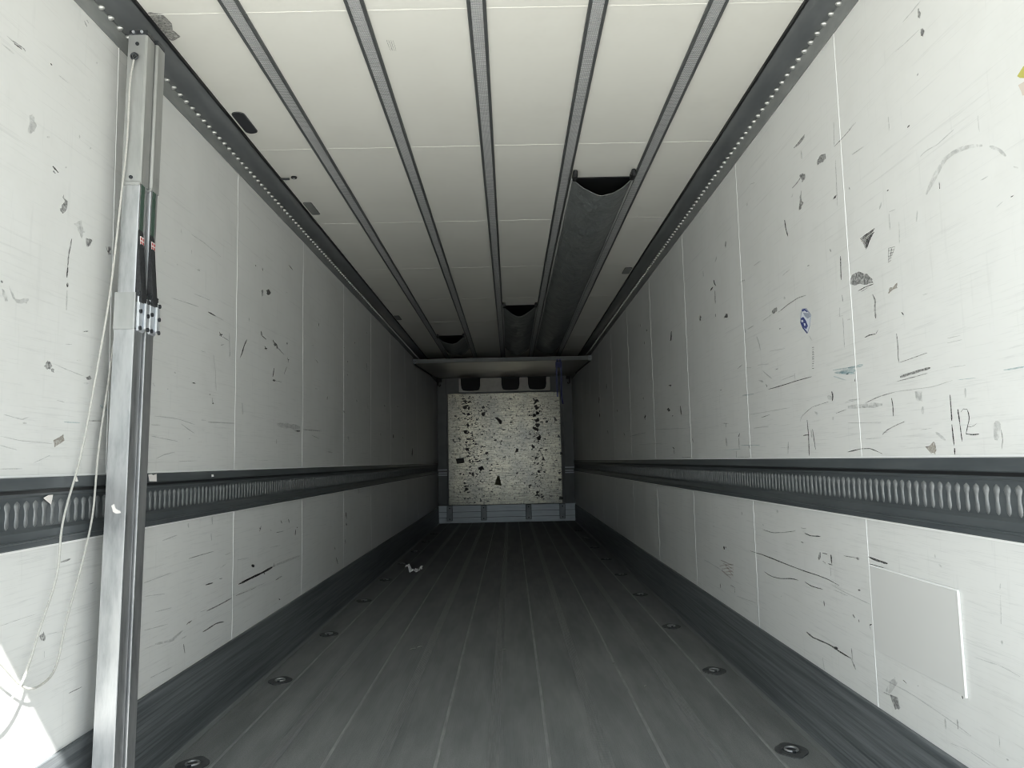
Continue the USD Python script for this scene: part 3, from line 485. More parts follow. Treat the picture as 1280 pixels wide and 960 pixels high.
g3169,727 3211,726 3253,726 3297,726 3341,726 3387,726 3434,726 3433,727 3385,729 3339,729 3294,730 3251,730 3209,730 3168,729
g3499,597 3519,594 3539,593 3538,595 3518,598 3498,599
k3747,533 3809,531 3869,532 3931,534 3996,533 4062,535 4132,535 4204,536 4272,541 4265,547 4188,548 4120,545 4051,544 3983,545 3919,543 3856,542 3796,541 3742,537
k3931,602 3933,592 3961,585 3972,586 3972,596 3945,603
g3360,482 3402,480 3444,480 3486,481 3530,481 3575,481 3620,482 3663,485 3661,487 3612,488 3569,486 3524,486 3481,485 3438,486 3396,486 3358,484
g3711,487 3766,484 3823,482 3880,481 3939,479 3999,479 3997,480 3935,483 3875,485 3817,487 3762,489 3709,489
k3325,403 3362,403 3400,403 3435,406 3472,407 3517,401 3563,397 3562,399 3514,407 3468,411 3430,410 3393,409 3357,407 3322,406
g3157,467 3172,470 3186,474 3205,472 3204,473 3182,477 3166,474 3153,469
k3183,469 3197,471 3210,474 3206,476 3192,474 3179,471
g3130,399 3132,386 3138,373 3144,360 3149,359 3146,372 3142,385 3135,398
e2886,453 2923,446 2960,442 2999,436 3038,433 3068,439 3096,445 3124,452 3118,456 3085,453 3053,449 3025,445 2992,446 2956,450 2919,456 2884,458
f2801,459 2829,456 2857,454 2886,452 2885,453 2856,456 2827,458 2800,460
f2791,642 2822,638 2853,635 2885,631 2918,627 2951,624 2951,626 2917,630 2884,634 2852,637 2821,641 2790,643
f2879,571 2913,568 2947,565 2982,563 3017,561 3016,563 2980,566 2945,569 2911,571 2879,572
f2849,345 2878,342 2907,342 2937,340 2968,338 2998,337 3029,337 3028,338 2995,341 2964,342 2934,343 2905,344 2875,346 2848,346
f3150,871 3149,862 3154,853 3161,852 3162,861 3156,871
f3398,879 3397,863 3404,847 3410,846 3412,862 3406,879
f3391,808 3392,793 3400,776 3405,776 3405,792 3398,808
f2926,824 2957,825 2989,827 3021,829 3053,832 3051,834 3018,833 2985,831 2954,828 2925,825
f2789,690 2819,689 2849,691 2880,691 2912,691 2944,692 2977,692 3011,694 3009,695 2975,695 2942,695 2909,695 2878,694 2847,693 2816,693 2787,692
f3509,643 3550,646 3587,653 3584,654 3542,651 3506,644
f3562,693 3598,693 3631,697 3628,699 3592,698 3560,695
g4050,756 4064,770 4073,784 4065,786 4051,772 4042,758
f3115,423 3138,422 3158,424 3156,426 3133,426 3113,425
f2797,523 2828,519 2859,517 2890,513 2923,510 2955,508 2988,506 2988,507 2953,511 2920,514 2888,517 2857,519 2826,523 2797,524
f3291,492 3326,490 3359,490 3358,491 3323,493 3290,493
f3728,651 3783,647 3839,644 3896,642 3895,643 3837,647 3781,650 3727,653
k3769,532 3813,530 3855,532 3898,533 3943,532 3988,534 4037,533 4081,537 4075,541 4022,544 3977,543 3930,543 3886,542 3843,541 3801,540 3764,536
g4081,537 4132,537 4185,538 4236,540 4284,545 4276,550 4219,551 4168,549 4121,545 4074,541
e4283,545 4350,539 4411,540 4477,537 4541,538 4610,536 4680,536 4755,532 4825,536 4818,542 4736,548 4666,548 4594,550 4526,551 4458,553 4396,552 4332,555 4277,550
k3924,602 3928,594 3949,587 3960,588 3957,596 3938,603
k4297,562 4295,552 4299,541 4304,540 4305,550 4301,561
k4118,538 4122,531 4137,524 4142,524 4139,531 4125,538
g4325,465 4369,464 4411,466 4451,469 4446,472 4400,473 4358,471 4321,467
k4386,353 4394,348 4408,344 4416,346 4408,351 4393,355
g4411,785 4414,776 4429,767 4440,767 4438,776 4423,785
g4557,782 4561,771 4577,759 4590,759 4588,771 4572,782
g4330,723 4377,721 4424,720 4472,720 4470,722 4421,724 4373,726 4328,725
k4748,715 4759,714 4761,717 4753,720 4741,721 4740,718
k4714,708 4706,692 4707,675 4717,674 4724,690 4722,707
k6131,717 6135,690 6162,662 6177,662 6175,689 6152,717
k6150,634 6145,622 6161,610 6177,609 6183,620 6166,633
g6107,510 6100,492 6123,473 6137,472 6144,489 6121,508
g5747,491 5748,479 5772,466 5784,466 5783,477 5759,490
g5794,409 5814,381 5853,352 5872,350 5851,379 5811,408
f6639,875 6628,859 6655,842 6678,842 6692,857 6668,874
g4038,776 4046,770 4062,765 4069,766 4061,773 4044,777
f4219,751 4230,745 4245,741 4250,742 4239,748 4224,752
f3769,492 3817,490 3866,488 3916,485 3968,483 4020,481 4074,479 4129,478 4128,480 4071,483 4017,485 3964,487 3913,489 3863,491 3814,492 3767,494
f4225,654 4287,651 4351,647 4416,646 4414,647 4348,652 4285,654 4224,656"""
MARKS_C = """g-341,2690 -341,2710 -340,2730 -338,2750 -337,2770 -336,2769 -337,2749 -338,2728 -339,2709 -340,2690
g-333,2693 -333,2712 -332,2731 -332,2751 -330,2770 -329,2769 -329,2749 -330,2730 -331,2711 -332,2692
g-325,2695 -325,2714 -325,2732 -324,2751 -323,2770 -322,2770 -323,2750 -323,2731 -323,2713 -324,2694
g-317,2697 -317,2721 -317,2746 -317,2770 -316,2770 -315,2745 -316,2720 -316,2697"""

# ---------------------------------------------------------------- dimensions of the box (metres; y runs from the rear opening to the bulkhead)
Y0, Y1, HW, H = .536, 13.9, 1.23, 2.654
SEAMS = [Y0, 1.32, 2.507, 3.668, 4.86, 6.06, 7.25, 8.44, 9.63, 10.82, 12.01, 13.2, Y1]
RAIL0, RAIL1, KICK = .8885, 1.0784, .2955
RAILX = [-.8285, -.411, .002, .4195, .834]
FLOORX = [-1.23, -1.041, -.626, -.212, .204, .620, 1.036, 1.23]

# ---------------------------------------------------------------- helpers
names = {}
def path_of(name, parent):
    base = parent.GetPath() if parent is not None else Sdf.Path('/World')
    k = (str(base), name); n = names.get(k, 0); names[k] = n + 1
    return base.AppendChild(name if n == 0 else '%s_%03d' % (name, n))
def tag(p, label=None, cat=None, group=None, kind=None):
    for k, v in (('label', label), ('category', cat), ('group', group), ('kind', kind)):
        if v: p.SetCustomDataByKey(k, v)
    return p
def obj(name, m, mat, parent=None, smooth=30, label=None, kind=None):
    if isinstance(m, list): m = trimesh.util.concatenate(m)
    p = usdkit.mesh(stage, path_of(name, parent), m, MAT[mat], smooth=smooth).GetPrim()
    return tag(p, label, None, None, kind)
def thing(name, label, cat, loc=(0, 0, 0), group=None, kind=None, mat4=None):
    x = UsdGeom.Xform.Define(stage, path_of(name, None))
    if mat4 is not None: x.AddTransformOp().Set(mat4)
    else: x.AddTranslateOp().Set(Gf.Vec3d(*map(float, loc)))
    return tag(x.GetPrim(), label, cat, group, kind)
def box(x0, x1, y0, y1, z0, z1):
    m = trimesh.creation.box([x1-x0, y1-y0, z1-z0]); m.apply_translation([(x0+x1)/2, (y0+y1)/2, (z0+z1)/2]); return m
def cbox(x0, x1, y0, y1, z0, z1, c=.002):
    """box with chamfered edges"""
    import manifold3d as m3
    pts = []
    for sx in (0, 1):
        for s_y in (0, 1):
            for sz in (0, 1):
                X, Y, Z = (x0, x1)[sx], (y0, y1)[s_y], (z0, z1)[sz]
                dx, dy, dz = (c, -c)[sx], (c, -c)[s_y], (c, -c)[sz]
                pts += [(X+dx, Y+dy, Z), (X+dx, Y, Z+dz), (X, Y+dy, Z+dz)]
    return trimesh.convex.convex_hull(np.array(pts))
def prism(poly, y0, y1, ny=1):
    """cross-section polygon of (x, z) points extruded along y"""
    m = trimesh.creation.extrude_polygon(Polygon(poly), y1-y0, engine='earcut')
    v = m.vertices; m.vertices = np.stack([v[:, 0], y1 - v[:, 2], v[:, 1]], 1); return m
def strip(pts, y0, y1):
    """open profile of (x, z) swept along y as a thin closed band is not needed: a plain prism does"""
    return prism(pts, y0, y1)
def tube(pts, r, n=8, closed=False):
    pts = np.asarray(pts, float); T = np.gradient(pts, axis=0); T /= np.linalg.norm(T, axis=1)[:, None]
    ref = np.array([0, 0, 1.]) if abs(T[0][2]) < .9 else np.array([1., 0, 0])
    N = np.cross(T[0], ref); N /= np.linalg.norm(N); V = []
    for i, t in enumerate(T):
        N = N - t*(N@t); N /= np.linalg.norm(N); B = np.cross(t, N)
        a = np.arange(n)/n*2*math.pi
        V.append(pts[i] + r*(np.cos(a)[:, None]*N + np.sin(a)[:, None]*B))
    V = np.array(V).reshape(-1, 3); F = []
    for i in range(len(pts)-1):
        for j in range(n):
            a, b, c, d = i*n+j, i*n+(j+1) % n, (i+1)*n+(j+1) % n, (i+1)*n+j
            F += [(a, b, c), (a, c, d)]
    k = len(pts)-1
    for j in range(1, n-1): F += [(0, j+1, j), (k*n, k*n+j, k*n+j+1)]
    return trimesh.Trimesh(V, F, process=False)
def cyl(r, h, axis='z', at=(0, 0, 0), n=16, chamfer=0):
    if chamfer: prof = [(0, 0), (r, 0), (r, h-chamfer), (r-chamfer, h), (0, h)]
    else: prof = [(0, 0), (r, 0), (r, h), (0, h)]
    m = trimesh.creation.revolve(prof, sections=n)
    if axis == 'x': m.apply_transform(trimesh.transformations.rotation_matrix(math.pi/2, [0, 1, 0]))
    if axis == '-x': m.apply_transform(trimesh.transformations.rotation_matrix(-math.pi/2, [0, 1, 0]))
    if axis == '-y': m.apply_transform(trimesh.transformations.rotation_matrix(math.pi/2, [1, 0, 0]))
    if axis == '-z': m.apply_transform(trimesh.transformations.rotation_matrix(math.pi, [1, 0, 0]))
    m.apply_translation(at); return m
def spline(P, n):
    from scipy.interpolate import CubicSpline
    P = np.asarray(P, float); d = np.r_[0, np.cumsum(np.linalg.norm(np.diff(P, axis=0), axis=1))]
    return CubicSpline(d, P)(np.linspace(0, d[-1], n))

# ---------------------------------------------------------------- materials
MAT = {}
def mat(name, nodes, links, surface='p.BSDF'):
    MAT[name] = usdkit.material(stage, '/World/Looks/' + name, nodes, links, surface=surface); return MAT[name]
def plain(name, col, rough=.5, metal=0, spec=.5, **k):
    mat(name, {'p': ('principled_bsdf', {'base_color': col, 'roughness': rough, 'metallic': metal, 'specular_ior_level': spec, **k})}, [])
def worn(name, col, col2, rough, scale, vscale=(1, 1, 1), lo=.35, hi=.75, metal=0, bump=0, detail=6, spec=.5, bscale=None, bdist=.001, r2=None):
    """base colour broken by noise (stretched with vscale) towards col2; optional fine relief"""
    nd = {'g': ('geometry', {}), 'm': ('mapping', {'scale': tuple(float(scale*v) for v in vscale)}),
          'n': ('noise_texture', {'scale': 1.0, 'detail': float(detail), 'roughness': .62}),
          'r': ('rgb_ramp', {'ramp': [(0, (0, 0, 0)), (lo, (0, 0, 0)), (hi, (1, 1, 1)), (1, (1, 1, 1))]}),
          'c': ('mix', {'mix_type': 'mix', 'color1': col, 'color2': col2}),
          'p': ('principled_bsdf', {'roughness': rough, 'metallic': metal, 'specular_ior_level': spec})}
    lk = [('g.position', 'm.vector'), ('m.vector', 'n.vector'), ('n.fac', 'r.fac'), ('r.color', 'c.fac'), ('c.color', 'p.base_color')]
    if r2 is not None:
        nd['rr'] = ('map_range', {'from_min': .3, 'from_max': .7, 'to_min': rough, 'to_max': r2}); lk += [('n.fac', 'rr.value'), ('rr.result', 'p.roughness')]
    if bump:
        b = bscale or (scale*vscale[0], scale*vscale[1], scale*vscale[2])
        nd['m2'] = ('mapping', {'scale': tuple(map(float, b))}); nd['n2'] = ('noise_texture', {'scale': 1.0, 'detail': 3.0})
        nd['b'] = ('bump', {'strength': float(bump), 'distance': bdist})
        lk += [('g.position', 'm2.vector'), ('m2.vector', 'n2.vector'), ('n2.fac', 'b.height'), ('b.normal', 'p.normal')]
    mat(name, nd, lk)

def gelcoat(name, base, streak, grime):
    """white coated panel: long fine scratches along the box, soft grime patches and pinholes, faint relief"""
    mat(name, {'g': ('geometry', {}),
        'm1': ('mapping', {'scale': (3., 2.2, 90.)}), 'n1': ('noise_texture', {'scale': 1., 'detail': 5., 'roughness': .7, 'distortion': .15}),
        'r1': ('rgb_ramp', {'ramp': [(0, (0, 0, 0)), (.57, (0, 0, 0)), (.72, (.32, .32, .32)), (1, (.7, .7, .7))]}),
        'm2': ('mapping', {'scale': (2., 2.6, 2.6)}), 'n2': ('noise_texture', {'scale': 1., 'detail': 8., 'roughness': .68}),
        'r2': ('rgb_ramp', {'ramp': [(0, (0, 0, 0)), (.47, (0, 0, 0)), (.75, (.7, .7, .7)), (1, (1, 1, 1))]}),
        'm3': ('mapping', {'scale': (30., 30., 2.5)}), 'n3': ('noise_texture', {'scale': 1., 'detail': 4., 'roughness': .7}),
        'r3': ('rgb_ramp', {'ramp': [(0, (0, 0, 0)), (.6, (0, 0, 0)), (.78, (.5, .5, .5)), (1, (1, 1, 1))]}),
        'a': ('math', {'math_type': 'multiply'}), 'k1': ('mix', {'mix_type': 'mix', 'color1': base, 'color2': streak}),
        'k2': ('mix', {'mix_type': 'mix', 'color2': grime}), 'k3': ('mix', {'mix_type': 'mix', 'color2': streak}),
        'gs': ('math', {'math_type': 'multiply', 'value2': .55}), 'vs': ('math', {'math_type': 'multiply', 'value2': .5}),
        'sp': ('separate_xyz', {}), 'zh': ('map_range', {'range_type': 'smoothstep', 'from_min': 1.95, 'from_max': 1.15, 'to_min': .25, 'to_max': 1.}), 'm4': ('mapping', {'scale': (9., 4.5, 130.)}), 'n4': ('noise_texture', {'scale': 1., 'detail': 7., 'roughness': .74, 'distortion': .3}),
        'r4': ('rgb_ramp', {'ramp': [(0, (0, 0, 0)), (.54, (0, 0, 0)), (.72, (.46, .46, .46)), (1, (.75, .75, .75))]}), 'w4': ('math', {'math_type': 'multiply'}), 'k4': ('mix', {'mix_type': 'mix', 'color2': streak}),
        'mb': ('mapping', {'scale': (60., 60., 60.)}), 'nb': ('noise_texture', {'scale': 1., 'detail': 3.}), 'b': ('bump', {'strength': .12, 'distance': .002}),
        'p': ('principled_bsdf', {'roughness': .42, 'specular_ior_level': .45})},
        [('g.position', 'm1.vector'), ('m1.vector', 'n1.vector'), ('n1.fac', 'r1.fac'), ('g.position', 'm2.vector'), ('m2.vector', 'n2.vector'), ('n2.fac', 'r2.fac'),
         ('g.position', 'm3.vector'), ('m3.vector', 'n3.vector'), ('n3.fac', 'r3.fac'),
         ('r1.color', 'k1.fac'), ('r2.color', 'gs.value1'), ('gs.value', 'k2.fac'), ('k1.color', 'k2.color1'), ('r3.color', 'vs.value1'), ('vs.value', 'k3.fac'), ('k2.color', 'k3.color1'),
         ('g.position', 'sp.vector'), ('sp.z', 'zh.value'), ('g.position', 'm4.vector'), ('m4.vector', 'n4.vector'), ('n4.fac', 'r4.fac'), ('r4.color', 'w4.value1'), ('zh.result', 'w4.value2'), ('w4.value', 'k4.fac'), ('k3.color', 'k4.color1'),
         ('k4.color', 'p.base_color'), ('g.position', 'mb.vector'), ('mb.vector', 'nb.vector'), ('nb.fac', 'b.height'), ('b.normal', 'p.normal')])
gelcoat('wall_white', (.668, .676, .660), (.40, .41, .405), (.54, .545, .52))
gelcoat('ceiling_white', (.75, .745, .69), (.68, .675, .62), (.67, .66, .60))
plain('seam_white', (.86, .87, .86), .35)
plain('ceiling_bead', (.77, .765, .715), .45)
plain('repair_white', (.61, .615, .60), .4)
worn('rail_slate', (.052, .061, .066), (.083, .094, .099), .40, 8, (1, .5, 3), metal=.0, bump=.1, bscale=(40, 4, 200), spec=.6)
worn('rib_steel', (.13, .14, .145), (.22, .23, .23), .38, 40, metal=.35, lo=.3, hi=.7)
worn('cove_dark', (.105, .114, .117), (.15, .16, .163), .28, 5, (2, .6, 2), spec=.6)
worn('cove_lower', (.16, .17, .17), (.23, .24, .23), .42, 12, (2, .5, 2))
worn('stud_steel', (.42, .43, .41), (.58, .59, .57), .3, 60, metal=.6)
plain('gasket_black', (.008, .009, .010), .5)
worn('kick_metal', (.072, .082, .088), (.175, .190, .197), .45, 1.0, (6, 1.2, 75), lo=.36, hi=.66, metal=.15, bump=.35, bscale=(10, 1.2, 300), bdist=.0015)
plain('bead_grey', (.16, .17, .17), .5)
def floor_mat(name, a, b):
    mat(name, {'g': ('geometry', {}), 'm1': ('mapping', {'scale': (9., 1.3, 9.)}), 'n1': ('noise_texture', {'scale': 1., 'detail': 7., 'roughness': .65}),
        'r1': ('rgb_ramp', {'ramp': [(0, (0, 0, 0)), (.38, (0, 0, 0)), (.72, (1, 1, 1)), (1, (1, 1, 1))]}),
        'm2': ('mapping', {'scale': (190., 190., 190.)}), 'n2': ('noise_texture', {'scale': 1., 'detail': 2., 'roughness': .7}),
        'c': ('mix', {'mix_type': 'mix', 'color1': a, 'color2': b}), 'c2': ('mix', {'mix_type': 'overlay', 'fac': .5}),
        'm3': ('mapping', {'scale': (240., 1., 1.)}), 'n3': ('noise_texture', {'scale': 1., 'detail': 1.}), 'sum': ('math', {'math_type': 'add'}),
        'b': ('bump', {'strength': .6, 'distance': .0016}), 'p': ('principled_bsdf', {'roughness': .58, 'specular_ior_level': .4})},
        [('g.position', 'm1.vector'), ('m1.vector', 'n1.vector'), ('n1.fac', 'r1.fac'), ('r1.color', 'c.fac'), ('g.position', 'm2.vector'), ('m2.vector', 'n2.vector'),
         ('c.color', 'c2.color1'), ('n2.fac', 'c2.color2'), ('c2.color', 'p.base_color'), ('g.position', 'm3.vector'), ('m3.vector', 'n3.vector'), ('n2.fac', 'sum.value1'), ('n3.fac', 'sum.value2'),
         ('sum.value', 'b.height'), ('b.normal', 'p.normal')])
floor_mat('floor_grit', (.142, .149, .150), (.225, .231, .228))
floor_mat('floor_grit_edge', (.148, .155, .155), (.232, .238, .235))
worn('floor_weld', (.16, .165, .165), (.31, .315, .31), .45, 14, (3, .5, 1), lo=.3, hi=.7)
worn('floor_ridge', (.150, .157, .157), (.235, .24, .238), .45, 20, (6, .4, 1))
# perforated strip: rows of small dark holes over grey metal
mat('perforated_strip', {'g': ('geometry', {}), 'm': ('mapping', {'scale': (200., 200., 0.)}), 'v': ('voronoi_texture', {'dimensions': '2D', 'feature': 'f1', 'randomness': .0, 'scale': 1.}),
    'r': ('rgb_ramp', {'ramp': [(0, (.62, .63, .62)), (.28, (.62, .63, .62)), (.36, (.24, .245, .245)), (1, (.22, .225, .225))]}),
    'p': ('principled_bsdf', {'roughness': .45, 'metallic': .2})}, [('g.position', 'm.vector'), ('m.vector', 'v.vector'), ('v.distance', 'r.fac'), ('r.color', 'p.base_color')])
plain('rail_edge', (.075, .08, .08), .4)
worn('duct_cloth', (.125, .137, .137), (.165, .177, .177), .42, 6, (1.5, .8, 1.5), bump=.8, bscale=(11, 6, 11), bdist=.03, spec=.6)
plain('duct_hem', (.42, .43, .42), .5)
plain('rubber_black', (.012, .013, .014), .55)
worn('aluminium', (.44, .455, .465), (.58, .59, .59), .30, 26, (1, 1, .2), metal=.85, bump=.12, bscale=(300, 300, 6), r2=.42)
worn('aluminium_dull', (.38, .39, .38), (.50, .51, .50), .42, 16, (1, 1, .25), metal=.7, bump=.12, bscale=(260, 260, 8))
worn('zinc_plate', (.50, .53, .57), (.68, .71, .73), .38, 30, metal=.55)
plain('bolt_dark', (.05, .055, .06), .4, .6)
worn('web_black', (.012, .013, .015), (.03, .032, .034), .75, 120)
worn('web_green', (.030, .060, .045), (.05, .085, .062), .7, 60)
plain('label_white', (.66, .60, .58), .5); plain('label_red', (.42, .08, .08), .5)
worn('cord_white', (.46, .46, .43), (.36, .36, .33), .8, 150)
plain('sticker_tan', (.56, .50, .44), .7); plain('torn_paper', (.72, .69, .66), .8); plain('paper_white', (.85, .85, .84), .8)
plain('sticker_blue', (.04, .055, .20), .5); plain('sticker_grey', (.30, .33, .40), .5); plain('sticker_yellow', (.45, .42, .10), .5); plain('sticker_pale', (.62, .65, .70), .5)
worn('cup_grey', (.045, .048, .05), (.08, .084, .085), .6, 60); worn('cup_ring', (.25, .255, .255), (.40, .41, .41), .4, 80, metal=.5)
plain('vent_dark', (.014, .015, .02), .5); worn('plate_grey', (.17, .175, .17), (.23, .235, .225), .5, 60)
worn('panel_grey', (.125, .135, .135), (.16, .17, .165), .5, 6); worn('sill_alu', (.42, .46, .48), (.52, .56, .57), .4, 10, (.4, 1, 4), metal=.3)
worn('post_alu', (.20, .22, .225), (.27, .29, .29), .45, 14, metal=.3)
worn('shelf_white', (.44, .43, .39), (.36, .35, .31), .30, 3, (1, 1, 1), spec=.7, metal=.5)
worn('upper_board', (.62, .61, .56), (.48, .47, .42), .4, 8)
# scuffed, once glossy bulkhead board
mat('bulkhead_board', {'g': ('geometry', {}),
    'm1': ('mapping', {'scale': (5., 1., 60.)}), 'n1': ('noise_texture', {'scale': 1., 'detail': 8., 'roughness': .75}),
    'r1': ('rgb_ramp', {'ramp': [(0, (1, 1, 1)), (.38, (1, 1, 1)), (.50, (.35, .35, .35)), (.60, (0, 0, 0)), (1, (0, 0, 0))]}),
    'm2': ('mapping', {'scale': (26., 1., 26.)}), 'n2': ('noise_texture', {'scale': 1., 'detail': 6., 'roughness': .75}),
    'r2': ('rgb_ramp', {'ramp': [(0, (1, 1, 1)), (.36, (1, 1, 1)), (.48, (0, 0, 0)), (1, (0, 0, 0))]}),
    'm3': ('mapping', {'scale': (2.2, 1., 1.6)}), 'n3': ('noise_texture', {'scale': 1., 'detail': 5., 'roughness': .6}), 'r3': ('rgb_ramp', {'ramp': [(0, (0, 0, 0)), (.40, (0, 0, 0)), (.68, (1, 1, 1)), (1, (1, 1, 1))]}), 'c0': ('mix', {'mix_type': 'mix', 'color1': (.48, .455, .33), 'color2': (.27, .27, .23)}),
    'c1': ('mix', {'mix_type': 'mix', 'color2': (.16, .155, .125)}), 'c2': ('mix', {'mix_type': 'mix', 'color2': (.10, .095, .08)}),
    'rr': ('map_range', {'from_min': .3, 'from_max': .7, 'to_min': .30, 'to_max': .19}),
    'b': ('bump', {'strength': .25, 'distance': .003}), 'p': ('principled_bsdf', {'specular_ior_level': .8, 'metallic': .35})},
    [('g.position', 'm1.vector'), ('m1.vector', 'n1.vector'), ('n1.fac', 'r1.fac'), ('g.position', 'm2.vector'), ('m2.vector', 'n2.vector'), ('n2.fac', 'r2.fac'),
     ('g.position', 'm3.vector'), ('m3.vector', 'n3.vector'), ('n3.fac', 'r3.fac'), ('r3.color', 'c0.fac'), ('c0.color', 'c1.color1'), ('r1.color', 'c1.fac'), ('r2.color', 'c2.fac'), ('c1.color', 'c2.color1'), ('c2.color', 'p.base_color'), ('n1.fac', 'rr.value'), ('rr.result', 'p.roughness'), ('n1.fac', 'b.height'), ('b.normal', 'p.normal')])
plain('chip_dark', (.030, .030, .024), .6); plain('chip_olive', (.06, .058, .02), .6)
plain('strap_blue', (.015, .02, .10), .6)
plain('ground_concrete', (.52, .51, .48), .9); plain('outer_skin', (.7, .7, .7), .5)
def stain(name, col, amount, scale=160, floor_=.25):
    """thin stain film: broken coverage over whatever carries it"""
    mat(name, {'g': ('geometry', {}), 'm': ('mapping', {'scale': (scale, scale, scale)}), 'n': ('noise_texture', {'scale': 1., 'detail': 4., 'roughness': .7}),
        'r': ('map_range', {'from_min': .33, 'from_max': .58, 'to_min': amount*floor_, 'to_max': amount}),
        't': ('transparent_bsdf', {}), 'd': ('diffuse_bsdf', {'color': col}), 'x': ('mix_closure', {})},
        [('g.position', 'm.vector'), ('m.vector', 'n.vector'), ('n.fac', 'r.value'), ('r.result', 'x.fac'), ('t.BSDF', 'x.closure1'), ('d.BSDF', 'x.closure2')], 'x.closure')
stain('mark_k', (.04, .04, .04), .92); stain('mark_g', (.12, .12, .12), .62, 110, .12); stain('mark_f', (.25, .26, .26), .30); stain('mark_e', (.28, .29, .29), .26, 55, 0.); stain('mark_c', (.22, .36, .40), .40)
stain('mark_r', (.20, .10, .07), .4); stain('mark_n', (.30, .27, .23), .75); stain('mark_h', (.02, .02, .022), 1.0, 300)

# ================================================================ THE BOX
def wall(side):
    s = -1 if side == 'left' else 1
    W = thing('wall_' + side, 'long %s side wall of white coated panels with scuffs and scratches' % side, 'wall', kind='structure')
    X = lambda d: s*(HW - d)
    def xb(d0, d1, y0, y1, z0, z1): a, b = sorted((X(d0), X(d1))); return box(a, b, y0, y1, z0, z1)
    obj('outer_skin', xb(-.075, -.02, Y0, Y1+.1, -.15, H+.12), 'outer_skin', W, smooth=False)
    def xcb(d0, d1, y0, y1, z0, z1): a, b = sorted((X(d0), X(d1))); return cbox(a, b, y0, y1, z0, z1, .001)
    P = {}
    for i in range(len(SEAMS)-1):
        a, b = SEAMS[i]+.0015, SEAMS[i+1]-.0015
        P[i, 1] = obj('panel', xcb(-.018, 0, a, b, RAIL1-.02, H-.002), 'wall_white', W, smooth=False)
        P[i, 0] = obj('panel', xcb(-.018, 0, a, b, .01, RAIL0+.02), 'wall_white', W, smooth=False)
    for y in SEAMS[1:-1]:
        for z0, z1 in ((RAIL1-.01, H-.09), (KICK-.01, RAIL0+.01)):
            poly = [(X(-.002), y-.0023), (X(.0008), y-.0015), (X(.0011), y), (X(.0008), y+.0015), (X(-.002), y+.0023)]
            m = trimesh.creation.extrude_polygon(Polygon(poly), z1-z0, engine='earcut'); m.apply_translation([0, 0, z0])
            obj('seam_bead', m, 'seam_white', W)
    # flange line along the mid rail
    obj('edge_bead', [xb(-.002, .003, Y0, Y1-.05, RAIL1, RAIL1+.006)], 'seam_white', W)
    obj('edge_bead', [xb(-.002, .003, Y0, Y1-.05, RAIL0-.007, RAIL0)], 'seam_white', W)
    groups = {}
    for row in (MARKS_L if s < 0 else MARKS_R).split('\n'):
        k, ring = row[0], [tuple(float(v)/1000 for v in q.split(',')) for q in row[1:].split()]
        pg = Polygon(ring)
        if not pg.is_valid: pg = pg.buffer(0)
        c = pg.centroid
        if pg.is_empty or c.y < KICK+.005 or c.y > 2.53: continue
        i = max(j for j in range(len(SEAMS)-1) if SEAMS[j] <= max(c.x, Y0))
        groups.setdefault((i, 1 if c.y > (RAIL0+RAIL1)/2 else 0, k), []).append(pg)
    n = 0
    for (i, u, k), pgs in sorted(groups.items()):
        ms = []
        for pg in pgs:
            for g in getattr(pg, 'geoms', [pg]):
                if g.geom_type != 'Polygon' or g.area < 1e-7: continue
                n += 1
                v, f = trimesh.creation.triangulate_polygon(g, engine='earcut')
                d = .0004 + .0006*(n % 7)/7
                V = np.stack([np.full(len(v), X(d)), v[:, 0], v[:, 1]], 1)
                f = np.asarray(f)
                ms.append(trimesh.Trimesh(V, f if s < 0 else f[:, ::-1], process=False))
        if ms: obj('handwriting' if k == 'h' else 'scuff_marks', ms, 'mark_'+k, P[i, u], smooth=False, kind=None if k == 'h' else 'stuff',
                   label='handwritten black marker strokes reading 12' if k == 'h' else None)
    return W, P
WALL_L, PL = wall('left'); WALL_R, PR = wall('right')

# repair patch on the right wall: greyer plate framed by raised white bead
def patch():
    t = thing('repair_patch', 'pale grey square repair plate with white sealed edge low on right wall', 'repair plate')
    a, b, z0, z1 = 2.008, 2.497, .492, .738
    obj('plate', cbox(HW-.003, HW+.0, a, b, .474, z1, .0008), 'repair_white', t, smooth=False)
    obj('seal_bead', [tube([(HW-.003, b, z1), (HW-.003, a, z1)], .0026, 8)], 'seam_white', t)
    obj('seal_bead', [tube([(HW-.003, a, z1), (HW-.003, a, z0-.02)], .0034, 8)], 'seam_white', t)
patch()

# ---- floor: long gritty planks with welded joints and a ridged band in the middle of each
F = thing('floor', 'dark grey gritty floor of long planks running to the front bulkhead', 'floor', kind='structure')
obj('underlay', box(-HW-.07, HW+.07, Y0, Y1+.1, -.15, -.02), 'outer_skin', F, smooth=False)
for i in range(7):
    a, b = FLOORX[i]+.004, FLOORX[i+1]-.004
    obj('plank', box(a, b, Y0, Y1, -.021, 0), 'floor_grit_edge' if i in (0, 6) else 'floor_grit', F, smooth=False)
for x in FLOORX[1:-1]:
    obj('joint_weld', prism([(x-.0065, -.01), (x-.0065, .0002), (x-.003, .0014), (x+.003, .0014), (x+.0065, .0002), (x+.0065, -.01)], Y0, Y1), 'floor_weld', F)
for i in range(1, 6):
    x = (FLOORX[i]+FLOORX[i+1])/2; pts = [(x-.024, -.004)]
    for k in range(8):
        c = x-.021+k*.006; pts += [(c-.0028, .0003), (c-.0012, .0012), (c+.0012, .0012), (c+.0028, .0003)]
    pts += [(x+.024, -.004)]
    obj('ridged_band', prism(pts, Y0, Y1), 'floor_ridge', F)

